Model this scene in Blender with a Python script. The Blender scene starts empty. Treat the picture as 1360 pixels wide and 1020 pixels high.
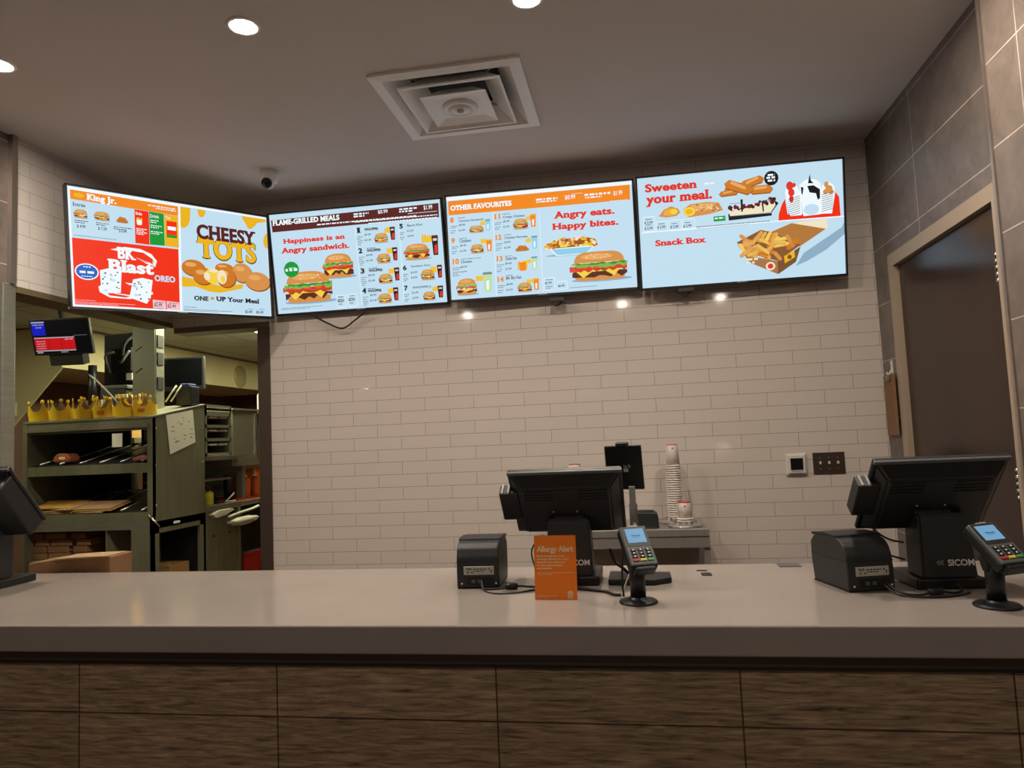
import bpy, bmesh, math, random
from mathutils import Matrix, Vector, Euler
R_=math.radians
scene=bpy.context.scene
COL=scene.collection
random.seed(7)
# ------------------------------------------------------------------ camera, world, exposure
cam_data=bpy.data.cameras.new('camera'); cam=bpy.data.objects.new('camera',cam_data); COL.objects.link(cam)
cam_data.sensor_width=36; cam_data.lens=947.4/1360*36; cam_data.clip_start=.02
_y,_p,_r=.1666,.0776,.0435
_M=Matrix.Rotation(_y,3,'Z')@Matrix.Rotation(_p,3,'X')@Matrix.Rotation(_r,3,'Y')
_rt,_fw,_up=_M.col[0],_M.col[1],_M.col[2]
cam.matrix_world=Matrix(((_rt.x,_up.x,-_fw.x,0),(_rt.y,_up.y,-_fw.y,0),(_rt.z,_up.z,-_fw.z,1.515),(0,0,0,1)))
scene.camera=cam
W=bpy.data.worlds.new('World'); scene.world=W; W.use_nodes=True
W.node_tree.nodes['Background'].inputs[0].default_value=(1,.92,.84,1)
W.node_tree.nodes['Background'].inputs[1].default_value=.15
vs=scene.view_settings; vs.view_transform='Standard'; vs.look='None'; vs.gamma=1; vs.use_curve_mapping=False
vs.exposure=0.0
DOWN_STRENGTH=1080; KITCHEN_STRENGTH=42; SCREEN_STRENGTH=.98
CT=1.05            # counter top height
CEIL=3.11
# ------------------------------------------------------------------ materials
def lin(h):
    h=h.lstrip('#'); o=[]
    for i in (0,2,4):
        c=int(h[i:i+2],16)/255; o.append(c/12.92 if c<=.04045 else ((c+.055)/1.055)**2.4)
    return (*o,1)
MATS={}
def nt(name):
    m=bpy.data.materials.new(name); m.use_nodes=True; return m,m.node_tree.nodes,m.node_tree.links,m.node_tree.nodes['Principled BSDF']
def mat(name,hexc,rough=.5,metal=0,noise=0,scale=8,bump=0,stretch=(1,1,1),spec=None,coat=0,alpha=None,trans=0):
    if name in MATS: return MATS[name]
    m,n,l,b=nt(name); c=lin(hexc)
    b.inputs['Base Color'].default_value=c; b.inputs['Roughness'].default_value=rough; b.inputs['Metallic'].default_value=metal
    if spec is not None: b.inputs['Specular IOR Level'].default_value=spec
    if coat: b.inputs['Coat Weight'].default_value=coat; b.inputs['Coat Roughness'].default_value=.15
    if trans: b.inputs['Transmission Weight'].default_value=trans
    if noise or bump:
        tc=n.new('ShaderNodeTexCoord'); mp=n.new('ShaderNodeMapping'); mp.inputs['Scale'].default_value=stretch
        tx=n.new('ShaderNodeTexNoise'); tx.inputs['Scale'].default_value=scale; tx.inputs['Detail'].default_value=5
        l.new(tc.outputs['Object'],mp.inputs[0]); l.new(mp.outputs[0],tx.inputs[0])
        if noise:
            r=n.new('ShaderNodeValToRGB'); r.color_ramp.elements[0].position=.3; r.color_ramp.elements[1].position=.7
            r.color_ramp.elements[0].color=tuple(v*(1-noise) for v in c[:3])+(1,); r.color_ramp.elements[1].color=tuple(min(1,v*(1+noise)) for v in c[:3])+(1,)
            l.new(tx.outputs[0],r.inputs[0]); l.new(r.outputs[0],b.inputs['Base Color'])
        if bump:
            bp=n.new('ShaderNodeBump'); bp.inputs['Strength'].default_value=bump; bp.inputs['Distance'].default_value=.004
            l.new(tx.outputs[0],bp.inputs['Height']); l.new(bp.outputs[0],b.inputs['Normal'])
    MATS[name]=m; return m
def emit(name,hexc,s=1.0):
    if name in MATS: return MATS[name]
    m,n,l,b=nt(name); c=lin(hexc)
    b.inputs['Base Color'].default_value=(0,0,0,1); b.inputs['Roughness'].default_value=.4; b.inputs['Specular IOR Level'].default_value=.2
    b.inputs['Emission Color'].default_value=c; b.inputs['Emission Strength'].default_value=s
    MATS[name]=m; return m
def brickmat(name,axes,off,bw,rh,mortar,c1,c2,cm,rough,offset=.5,noise=0,nscale=6,grain=None,bump=.3,spec=.5,roughm=.8,bias=0.):
    """tiles laid out in metres on the plane of the two axes"""
    m,n,l,b=nt(name)
    tc=n.new('ShaderNodeTexCoord'); sx=n.new('ShaderNodeSeparateXYZ'); cb=n.new('ShaderNodeCombineXYZ')
    l.new(tc.outputs['Object'],sx.inputs[0])
    ad=n.new('ShaderNodeVectorMath'); ad.operation='ADD'; ad.inputs[1].default_value=(off[0],off[1],0)
    l.new(sx.outputs[axes[0]],cb.inputs[0]); l.new(sx.outputs[axes[1]],cb.inputs[1]); l.new(cb.outputs[0],ad.inputs[0])
    br=n.new('ShaderNodeTexBrick'); br.offset=offset; br.offset_frequency=2; br.squash=1
    br.inputs['Scale'].default_value=1; br.inputs['Brick Width'].default_value=bw; br.inputs['Row Height'].default_value=rh
    br.inputs['Mortar Size'].default_value=mortar; br.inputs['Mortar Smooth'].default_value=.15; br.inputs['Bias'].default_value=bias
    br.inputs['Color1'].default_value=lin(c1); br.inputs['Color2'].default_value=lin(c2); br.inputs['Mortar'].default_value=lin(cm)
    l.new(ad.outputs[0],br.inputs['Vector'])
    col=br.outputs['Color']
    if noise:
        mp=n.new('ShaderNodeMapping'); mp.inputs['Scale'].default_value=grain or (1,1,1); l.new(tc.outputs['Object'],mp.inputs[0])
        tx=n.new('ShaderNodeTexNoise'); tx.inputs['Scale'].default_value=nscale; tx.inputs['Detail'].default_value=8; tx.inputs['Roughness'].default_value=.65; tx.inputs['Distortion'].default_value=.6
        l.new(mp.outputs[0],tx.inputs[0])
        mr=n.new('ShaderNodeMapRange'); mr.inputs[1].default_value=.3; mr.inputs[2].default_value=.7; mr.inputs[3].default_value=1-noise; mr.inputs[4].default_value=1+noise
        l.new(tx.outputs[0],mr.inputs[0])
        mx=n.new('ShaderNodeVectorMath'); mx.operation='SCALE'; l.new(col,mx.inputs[0]); l.new(mr.outputs[0],mx.inputs['Scale']); col=mx.outputs[0]
    l.new(col,b.inputs['Base Color'])
    rr=n.new('ShaderNodeMapRange'); rr.inputs[3].default_value=rough; rr.inputs[4].default_value=roughm; l.new(br.outputs['Fac'],rr.inputs[0]); l.new(rr.outputs[0],b.inputs['Roughness'])
    b.inputs['Specular IOR Level'].default_value=spec
    bp=n.new('ShaderNodeBump'); bp.invert=True; bp.inputs['Strength'].default_value=bump; bp.inputs['Distance'].default_value=.003
    l.new(br.outputs['Fac'],bp.inputs['Height']); l.new(bp.outputs[0],b.inputs['Normal'])
    MATS[name]=m; return m
TH=.0764; TW=.3065
m_tile=brickmat('white_subway_tile',(0,2),(2.168+20*TW,-2.25+60*TH),TW,TH,.0013,'#cfc5bd','#cdc3bb','#857468',.07)
m_tile_l=brickmat('white_subway_tile_left',(1,2),(20*TW,-2.25+60*TH),TW,TH,.0013,'#dcd5cf','#d9d2cc','#a79b91',.3)
m_stone=brickmat('grey_stone_tile',(1,2),(6.0-3.55,-1.547+10*.305),1.2,.305,.0022,'#6f655f','#6a615b','#c0b6ae',.45,offset=0,noise=.28,nscale=9,bump=.2)
m_stone2=brickmat('grey_stone_tile_near',(1,2),(6.1-2.49,-1.547+10*.305),.61,.305,.0022,'#746860','#6f645d','#c4b9b0',.45,offset=0,noise=.25,nscale=9,bump=.2)
m_wood=brickmat('wood_look_tile',(0,2),(.372+12.0,-.8045+3.05),.5995,.305,.0022,'#9c866c','#907b62','#4a3724',.5,offset=0,noise=.75,nscale=5,grain=(1.9,1,22),bump=.3)
m_quartz=mat('counter_quartz','#999089',.13,noise=.07,scale=2.2,spec=.5)
m_ceil=mat('ceiling_paint','#d2cdc9',.75,noise=.02,scale=1.5)
m_white=mat('white_enamel','#f0f0ee',.35)
m_steel=mat('stainless_steel','#8d8d80',.38,.55,noise=.10,scale=6,stretch=(1,1,12))
m_steeld=mat('stainless_dull','#75765f',.5,.3,noise=.12,scale=4,stretch=(6,6,1))
m_steelb=mat('stainless_bright','#bab6b0',.25,.75)
m_trim=mat('aluminium_trim','#a89c94',.35,.8)
m_jamb=mat('bronze_corner_guard','#5c5048',.4,.6)
m_blk=mat('black_plastic','#131417',.42)
m_blkm=mat('black_matte_plastic','#0f1012',.6)
m_char=mat('charcoal_plastic','#26282a',.45)
m_grey=mat('grey_plastic','#55585a',.45)
m_lgrey=mat('light_grey_plastic','#9a9a98',.45)
m_rub=mat('black_rubber_cable','#0c0c0d',.5)
m_frame=mat('door_frame_paint','#a4937f',.45)
m_door=mat('walnut_laminate','#33241d',.22,spec=.3,noise=.22,scale=3.2,stretch=(3,3,.35))
m_brass=mat('brushed_hinge','#8c877b',.35,1)
m_paperw=mat('white_paper','#dcdccb',.8)
m_kraft=mat('kraft_paper','#8a6544',.8,noise=.1,scale=14)
m_kraftl=mat('kraft_paper_light','#a58560',.8,noise=.1,scale=12)
m_card=mat('cardboard','#a07c45',.85,noise=.08,scale=9)
m_org=mat('orange_card','#ff8410',.5)
m_cream=mat('cream_print','#f3dcb8',.6)
m_label=mat('silver_label','#b9b7ad',.5)
m_ink=mat('black_ink','#16130f',.7)
m_wink=mat('white_ink','#e8e8e8',.6)
m_cup=mat('white_paper_cup','#e2dad2',.5)
m_cupr=mat('red_print','#c22a1c',.5)
m_crown=mat('yellow_crown_card','#e8c02a',.45)
m_crowni=mat('crown_inner_card','#9c7a58',.8)
m_crownp=mat('crown_red_print','#d8701f',.6)
m_red=mat('red_plastic','#b3201e',.4)
m_sauce=mat('orange_sauce_bottle','#b5521d',.35)
m_yell=mat('yellow_liquid','#c9bd2c',.25)
m_clip=mat('clipboard_hardboard','#7d5a36',.6,noise=.1,scale=20)
m_wrap=mat('sandwich_wrap','#a65a3c',.6,noise=.25,scale=25)
m_wrapy=mat('yellow_wrap_paper','#b58d3c',.7,noise=.15,scale=15)
m_hood=mat('hood_stainless','#cfc49a',.38,.25,noise=.08,scale=2,stretch=(1,1,.6))
m_kwall=mat('kitchen_wall','#5d3d31',.5,noise=.12,scale=2)
m_kceil=brickmat('kitchen_ceiling_tile',(0,1),(12.2,12.2),.61,.61,.006,'#c8c8b6','#c4c4b2','#77776a',.8,offset=0)
m_floor=brickmat('quarry_tile_floor',(0,1),(12.0,12.0),.2,.2,.006,'#5b3b30','#55372c','#3b302a',.5,offset=0)
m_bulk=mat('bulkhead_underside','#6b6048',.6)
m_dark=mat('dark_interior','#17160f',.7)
m_screen=mat('dark_glass','#08090b',.12)
m_lens=mat('camera_lens','#050506',.08)
m_white_p=mat('white_plastic','#cfc9c1',.4)
m_bronze=mat('bronze_switch_plate','#4a3d34',.4,.4)
m_blue=mat('blue_tape','#2a3a8a',.5)
m_tsteel=mat('table_stainless','#a9a5a0',.3,.6,noise=.06,scale=5,stretch=(8,1,1))
m_kfill=emit('kitchen_fill_glow','#f4f2c4',KITCHEN_STRENGTH*.38)  # glow of the added fill panel at the front left
m_glow2=emit('dim_downlight_lens','#fff0dd',DOWN_STRENGTH*.4)
m_glow=emit('downlight_lens','#fff0dd',DOWN_STRENGTH)
m_kglow=emit('kitchen_panel_glow','#f4f2c4',KITCHEN_STRENGTH)
# ------------------------------------------------------------------ mesh builder
class MB:
    def __init__(s): s.v=[];s.f=[];s.m=[];s.s=[];s.xf=Matrix.Identity(4)
    def add(s,vs,fs,mi=0,smooth=False,M=None):
        T=s.xf@M if M is not None else s.xf
        o=len(s.v); s.v+=[tuple(T@Vector(p)) for p in vs]
        for f in fs: s.f.append([i+o for i in f]); s.m.append(mi); s.s.append(smooth)
        return s
    def bm(s,b,mi=0,smooth=False,M=None):
        b.verts.index_update(); s.add([v.co.copy() for v in b.verts],[[v.index for v in f.verts] for f in b.faces],mi,smooth,M); b.free(); return s
    def box(s,x0,x1,y0,y1,z0,z1,mi=0,M=None,bev=0,seg=2):
        if bev:
            b=bmesh.new(); bmesh.ops.create_cube(b,size=1)
            for v in b.verts: v.co=Vector(((x0+x1)/2+v.co.x*(x1-x0),(y0+y1)/2+v.co.y*(y1-y0),(z0+z1)/2+v.co.z*(z1-z0)))
            bmesh.ops.bevel(b,geom=list(b.edges),offset=bev,segments=seg,profile=.5,affect='EDGES')
            return s.bm(b,mi,False,M)
        vs=[(x,y,z) for z in (z0,z1) for y in (y0,y1) for x in (x0,x1)]
        return s.add(vs,[(0,2,3,1),(4,5,7,6),(0,1,5,4),(2,6,7,3),(0,4,6,2),(1,3,7,5)],mi,False,M)
    def prism(s,pts,axis,a,b,mi=0,M=None,bev=0,seg=2):
        """polygon (2D) extruded along axis 0/1/2 from a to b"""
        def P(p,t): return ((t,p[0],p[1]),(p[0],t,p[1]),(p[0],p[1],t))[axis]
        n=len(pts); bm=bmesh.new()
        A=[bm.verts.new(P(p,a)) for p in pts]; B=[bm.verts.new(P(p,b)) for p in pts]
        bm.faces.new(A); bm.faces.new(B[::-1])
        for i in range(n): bm.faces.new((A[i],B[i],B[(i+1)%n],A[(i+1)%n]))
        bmesh.ops.recalc_face_normals(bm,faces=list(bm.faces))
        if bev: bmesh.ops.bevel(bm,geom=list(bm.edges),offset=bev,segments=seg,profile=.5,affect='EDGES')
        return s.bm(bm,mi,False,M)
    def lathe(s,prof,seg=32,mi=0,M=None,smooth=True):
        vs=[];fs=[];n=len(prof)
        for k in range(seg):
            a=2*math.pi*k/seg
            for r,z in prof: vs.append((r*math.cos(a),r*math.sin(a),z))
        for k in range(seg):
            k2=(k+1)%seg
            for i in range(n-1): fs.append((k*n+i,k2*n+i,k2*n+i+1,k*n+i+1))
        if prof[0][0]>1e-6: fs.append([k*n for k in range(seg)][::-1])
        if prof[-1][0]>1e-6: fs.append([k*n+n-1 for k in range(seg)])
        return s.add(vs,fs,mi,smooth,M)
    def tube(s,pts,r,seg=8,mi=0,M=None,smooth=True,cap=True):
        pts=[Vector(p) for p in pts]; vs=[];fs=[]; up=Vector((0,0,1))
        for i,p in enumerate(pts):
            d=(pts[min(i+1,len(pts)-1)]-pts[max(i-1,0)]).normalized()
            a=d.cross(up if abs(d.dot(up))<.95 else Vector((1,0,0))).normalized(); b=a.cross(d).normalized()
            rr=r[i] if isinstance(r,(list,tuple)) else r
            for k in range(seg):
                t=2*math.pi*k/seg; vs.append(p+(a*math.cos(t)+b*math.sin(t))*rr)
        for i in range(len(pts)-1):
            for k in range(seg):
                k2=(k+1)%seg; fs.append((i*seg+k,i*seg+k2,(i+1)*seg+k2,(i+1)*seg+k))
        if cap: fs.append(list(range(seg))[::-1]); fs.append([(len(pts)-1)*seg+k for k in range(seg)])
        return s.add(vs,fs,mi,smooth,M)
    def build(s,name,mats,parent=None,loc=(0,0,0),rot=None):
        me=bpy.data.meshes.new(name); me.from_pydata(s.v,[],s.f)
        for m in (mats if isinstance(mats,(list,tuple)) else [mats]): me.materials.append(m)
        me.polygons.foreach_set('material_index',s.m); me.polygons.foreach_set('use_smooth',s.s); me.update()
        b=bmesh.new(); b.from_mesh(me); 
        if not getattr(s,'flat',False): bmesh.ops.recalc_face_normals(b,faces=list(b.faces))
        b.to_mesh(me); b.free()
        o=bpy.data.objects.new(name,me); COL.objects.link(o); o.location=loc
        if rot: o.rotation_euler=rot
        if parent: o.parent=parent
        return o
def spline(pts,n=8):
    P=[Vector(p) for p in pts]; P=[P[0]*2-P[1]]+P+[P[-1]*2-P[-2]]; out=[]
    for i in range(1,len(P)-2):
        for k in range(n):
            t=k/n; a,b,c,d=P[i-1:i+3]
            out.append(.5*((2*b)+(c-a)*t+(2*a-5*b+4*c-d)*t*t+(3*b-a-3*c+d)*t**3))
    return out+[P[-2]]
def tag(o,label,cat,group=None):
    o['label']=label; o['category']=cat
    if group: o['group']=group
    return o
def thing(name,label,cat,loc=(0,0,0),rot=(0,0,0),group=None):
    o=bpy.data.objects.new(name,None); COL.objects.link(o); o.location=loc; o.rotation_euler=rot; o.empty_display_size=.05
    return tag(o,label,cat,group)
def struct(o): o['kind']='structure'; return o
def copy_tree(o,parent=None,skip=()):
    c=o.copy(); COL.objects.link(c)
    if parent: c.parent=parent
    for ch in KIDS.get(o.name,[]):
        if not (skip and ch.name.startswith(skip)): copy_tree(ch,c,skip)
    return c
KIDS={}
def scan():
    KIDS.clear()
    for o in list(bpy.data.objects):
        if o.parent: KIDS.setdefault(o.parent.name,[]).append(o)
# ------------------------------------------------------------------ lettering
_TX={}
def textmesh(t,bold=0.,slab=False):
    k=(t,bold,slab)
    if k in _TX: return _TX[k]
    cu=bpy.data.curves.new('lettering','FONT'); cu.body=t; cu.size=1; cu.offset=bold; cu.resolution_u=4; cu.space_character=1.06 if slab else 1.0
    ob=bpy.data.objects.new('lettering',cu); me=bpy.data.meshes.new_from_object(ob)
    vs=[(v.co.x,v.co.y) for v in me.vertices]; fs=[list(p.vertices) for p in me.polygons]
    if slab:
        top={}; cnt={}
        for f in fs:
            for i in range(len(f)):
                e=tuple(sorted((f[i],f[(i+1)%len(f)]))); cnt[e]=cnt.get(e,0)+1
        add=[]
        ys=[y for _,y in vs]
        for e,c in cnt.items():
            if c!=1: continue
            (xa,ya),(xb,yb)=vs[e[0]],vs[e[1]]
            if abs(ya-yb)<.004 and .07<abs(xa-xb)<.26:
                if abs(ya)<.05: add.append((min(xa,xb),max(xa,xb),ya,1))
                elif ya>.48: add.append((min(xa,xb),max(xa,xb),ya,-1))
                elif ya<-.12 and 'g' not in t: add.append((min(xa,xb),max(xa,xb),ya,1))
        ov,of=list(vs),[list(f) for f in fs]; w_=.04 if bold>.033 else .022
        for dx,dy in ((-w_,0),(w_,0),(0,w_*.5),(0,-w_*.5)):
            o=len(vs); vs+=[(x+dx,y+dy) for x,y in ov]; fs+=[[i+o for i in f] for f in of]
        for x0,x1,y,d in add:
            o=len(vs); h=.085*d; e=.055
            e+=w_; vs+=[(x0-e,y),(x1+e,y),(x1+e,y+h),(x0-e,y+h)]; fs.append([o,o+1,o+2,o+3] if d>0 else [o+3,o+2,o+1,o])
    bpy.data.objects.remove(ob); bpy.data.curves.remove(cu); bpy.data.meshes.remove(me)
    _TX[k]=(vs,fs); return vs,fs
class Art:
    """flat artwork on a w x h panel in the xz plane facing -y; u,v run 0..1"""
    def __init__(s,w,h,pal,step=.0002): s.w=w;s.h=h;s.pal=pal;s.names=[];s.mb=MB();s.mb.flat=True;s.bb=[];s.step=step
    def mi(s,c):
        if c not in s.names: s.names.append(c)
        return s.names.index(c)
    def put(s,c,pts,fs):
        us=[p[0] for p in pts];vs=[p[1] for p in pts]; b=(min(us),min(vs),max(us),max(vs)); l=1
        for q in s.bb:
            if q[0]<b[2] and q[2]>b[0] and q[1]<b[3] and q[3]>b[1]: l=max(l,q[4]+1)
        l=min(l,26); s.bb.append((*b,l))
        V=[((u-.5)*s.w,-l*s.step,(v-.5)*s.h) for u,v in pts]; F=[]
        for f in fs:
            ar=0
            for i in range(len(f)): a=V[f[i]];d=V[f[(i+1)%len(f)]]; ar+=a[0]*d[2]-d[0]*a[2]
            F.append(list(f) if ar>0 else list(f)[::-1])
        s.mb.add(V,F,s.mi(c))
    def poly(s,c,pts):
        b=bmesh.new(); vv=[b.verts.new((p[0],p[1],0)) for p in pts]
        try: f=b.faces.new(vv)
        except ValueError: b.free(); return
        bmesh.ops.triangulate(b,faces=[f],ngon_method='EAR_CLIP'); b.verts.index_update()
        fs=[[v.index for v in f.verts] for f in b.faces]; b.free(); s.put(c,pts,fs)
    def rect(s,c,a,b,d,e): s.put(c,[(a,b),(d,b),(d,e),(a,e)],[(0,1,2,3)])
    def ell(s,c,u,v,ru,rv,rot=0,a0=0,a1=360):
        n=28; full=(a1-a0)>=360
        pts=[]
        for i in range(n if full else n+1):
            a=R_(a0+(a1-a0)*i/n); x,y=ru*math.cos(a),rv*math.sin(a); pts.append((u+x,v+y))
        s.put(c,pts,[list(range(len(pts)))])
    def txt(s,c,t,u0,v0,u1,v1,style=1):
        bold={0:0,1:.015,2:.03,6:.036,3:.03,4:.034,5:.03}[style]; vs,fs=textmesh(t,bold,3<=style<6)
        x0=min(p[0] for p in vs);x1=max(p[0] for p in vs);y1=max(p[1] for p in vs)
        s.put(c,[(u0+(x-x0)/(x1-x0)*(u1-u0),v0+y/y1*(v1-v0)) for x,y in vs],fs)
    def dash(s,c,u,v,w,h,seed=0):
        rn=random.Random(int(u*9173+v*5171)); x=u
        while x<u+w:
            l=min(rn.uniform(.35,1.6)*h*s.h/s.w*2.2,u+w-x); s.rect(c,x,v,x+l,v+h); x+=l+h*s.h/s.w*.7
    def wave(s,c,cx,cy,w,h,n,seed):
        rn=random.Random(seed); top=[];bot=[]
        for i in range(n+1):
            x=cx-w/2+w*i/n; top.append((x,cy+h/2+rn.uniform(-.35,.35)*h)); bot.append((x,cy-h/2+(rn.uniform(-.6,.5))*h))
        s.poly(c,top+bot[::-1])
    def burger(s,cx,y0,w,h,big=False,long=False):
        X=lambda t:cx+t*w; Y=lambda t:y0+t*h; sd=int(cx*977+y0*331)
        s.ell('shd',X(.03),Y(.04),w*.5,h*.07)
        s.poly('bn2',[(X(-.42),Y(.22)),(X(.42),Y(.22)),(X(.40),Y(.08)),(X(.33),Y(.02)),(X(-.33),Y(.02)),(X(-.40),Y(.08))])
        s.wave('pat',X(0),Y(.27),w*.9,h*.16,10,sd)
        s.poly('yel',[(X(-.44),Y(.42)),(X(.4),Y(.42)),(X(.30),Y(.30)),(X(.24),Y(.14)),(X(.1),Y(.32)),(X(-.12),Y(.32)),(X(-.27),Y(.12)),(X(-.36),Y(.3))] if big else [(X(-.4),Y(.38)),(X(.4),Y(.38)),(X(.2),Y(.28)),(X(0),Y(.22)),(X(-.2),Y(.28))])
        if big: s.wave('bn3',X(.02),Y(.40),w*.8,h*.10,12,sd+1)
        s.wave('tom',X(-.02),Y(.47),w*.94,h*.14,12,sd+2)
        if big:
            s.wave('rd2',X(-.2),Y(.42),w*.4,h*.10,8,sd+7); s.wave('rd2',X(.25),Y(.44),w*.4,h*.10,8,sd+8)
            for k in range(3): s.ell('bn1',X(-.25+k*.22),Y(.5),w*.07,h*.05)
        s.wave('let',X(0),Y(.57),w*.92,h*.13,16,sd+3); 
        if big: s.wave('lt2',X(.02),Y(.60),w*.8,h*.07,16,sd+4)
        s.wave('cre',X(0),Y(.64),w*.72,h*.04,12,sd+5)
        n=18; pts=[]
        for i in range(n+1):
            a=math.pi*i/n; e=.75 if not long else .45
            cx_=math.copysign(abs(math.cos(a))**e,math.cos(a)); pts.append((X(.41*cx_),Y(.63+.37*math.sin(a)**.9 if 0<i<n else .63)))
        s.poly('bn2',pts); 
        s.ell('bn4',X(-.04),Y(.83),w*.26,h*.10)
        if big or long:
            rn=random.Random(sd)
            for k in range(16): s.ell('cre',X(rn.uniform(-.28,.28)),Y(rn.uniform(.76,.93)),w*.012,h*.012)
    def cup(s,c,cx,y0,w,h):
        X=lambda t:cx+t*w; Y=lambda t:y0+t*h
        body={'drk':'drk','cupb':'aqu','cupo':'org','cupg':'lim'}.get(c,'drk')
        s.poly(body,[(X(-.36),Y(0)),(X(.36),Y(0)),(X(.48),Y(.9)),(X(-.48),Y(.9))])
        if c=='drk': s.poly('rd2',[(X(-.2),Y(.05)),(X(.3),Y(.1)),(X(.3),Y(.55)),(X(-.1),Y(.5))]); s.rect('pnk',X(-.3),Y(.72),X(.3),Y(.84))
        else: s.poly('wht',[(X(-.15),Y(.1)),(X(.1),Y(.12)),(X(.15),Y(.6)),(X(-.18),Y(.55))])
        s.poly('amb' if c=='cupo' else 'gry' if c!='drk' else 'pat',[(X(-.52),Y(.88)),(X(.52),Y(.88)),(X(.44),Y(1)),(X(-.44),Y(1))])
    def fry(s,c,cx,y0,w,h):
        rn=random.Random(int(cx*7919+y0*101)); 
        for k in range(8):
            x=cx-w*.42+w*.84*k/7; t=y0+h*rn.uniform(.75,1.0); s.poly('yel' if k%2 else 'amb',[(x-w*.07,y0+h*.1),(x+w*.07,y0+h*.1),(x+w*.09,t),(x-w*.05,t)])
        if c=='wht': s.poly('wht',[(cx-w*.35,y0),(cx+w*.35,y0),(cx+w*.45,y0+h*.6),(cx-w*.45,y0+h*.6)])
        elif c=='org': s.poly('org',[(cx-w*.3,y0),(cx+w*.3,y0),(cx+w*.35,y0+h*.8),(cx-w*.35,y0+h*.8)])
    def nug(s,cx,y0,w,h):
        s.ell('shd',cx,y0+h*.1,w*.5,h*.12)
        for dx,dy,r in ((-.25,.3,.26),(.25,.3,.26),(0,.35,.3),(-.1,.65,.25),(.14,.62,.22)):
            s.ell('bn3',cx+dx*w,y0+dy*h-h*.03,w*r*.75+.001,h*r*1.05); s.ell('bn1',cx+dx*w,y0+dy*h,w*r*.7,h*r)
    def poutine(s,cx,y0,w,h):
        X=lambda t:cx+t*w; Y=lambda t:y0+t*h; rn=random.Random(5)
        s.ell('shd',X(-.05),Y(.03),w*.42,h*.06)
        s.poly('wht',[(X(-.40),Y(.42)),(X(.42),Y(.42)),(X(.25),Y(0)),(X(-.28),Y(0))])
        s.poly('aqu',[(X(-.36),Y(.36)),(X(.38),Y(.36)),(X(.24),Y(.04)),(X(-.26),Y(.04))])
        s.poly('bn3',[(X(-.5),Y(.40)),(X(.46),Y(.42)),(X(.42),Y(.75)),(X(.2),Y(.92)),(X(-.2),Y(.85)),(X(-.42),Y(.66))])
        for k in range(70):
            u=rn.uniform(-.46,.42); v=rn.uniform(.42,.55+.38*(1-(u/.48)**2)); s.ell(('amb','yel','bn4','cre','bn1')[k%5],X(u),Y(v),w*.032,h*.07)
    def run(s,items):
        for e in items:
            k=e[0]
            if k=='p': s.poly(e[1],e[2])
            elif k=='r': s.rect(*e[1:])
            elif k=='t': s.txt(*e[1:])
            elif k=='e': s.ell(*e[1:6])
            elif k=='d': s.dash(*e[1:])
            elif k=='burger': s.burger(*e[2:])
            elif k=='bigburger': s.burger(*e[2:],big=True)
            elif k=='sub': s.burger(*e[2:],big=e[4]>.2,long=True)
            elif k=='cupd': s.cup(*e[1:])
            elif k=='fry': s.fry(*e[1:])
            elif k=='nug': s.nug(*e[2:])
            elif k=='poutine': s.poutine(*e[2:])
    def build(s,name,parent,loc=(0,0,0),rot=None): return s.mb.build(name,[s.pal(c) for c in s.names],parent,loc,rot)
HEX=dict(wht='#f2fbff',sky='#c4e1f2',org='#f58a1f',amb='#eeb51f',drk='#2a2420',red='#f4300f',grn='#149a35',blu='#1f63c4',pnk='#f6c6d2',mar='#5c2422',rd2='#e2382c',yel='#f6d24a',cre='#f3e6c4',blk='#17181c',
 bn1='#cf7a24',bn2='#d9924a',bn3='#9c5216',bn4='#e8ab62',pat='#5b2f1c',tom='#d8503a',let='#7fb84a',lt2='#3f8f3a',shd='#8fb0c6',aqu='#8fd0ea',lim='#bfe0a8',gry='#7d8c96',kr1='#a9764a',kr2='#b5793c',kr3='#8a5a30',kr4='#7d5432',fr1='#f2cf62',fr2='#e6b04a')
def pal_screen(c): return emit('screen_'+c,HEX[c],SCREEN_STRENGTH)
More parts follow.
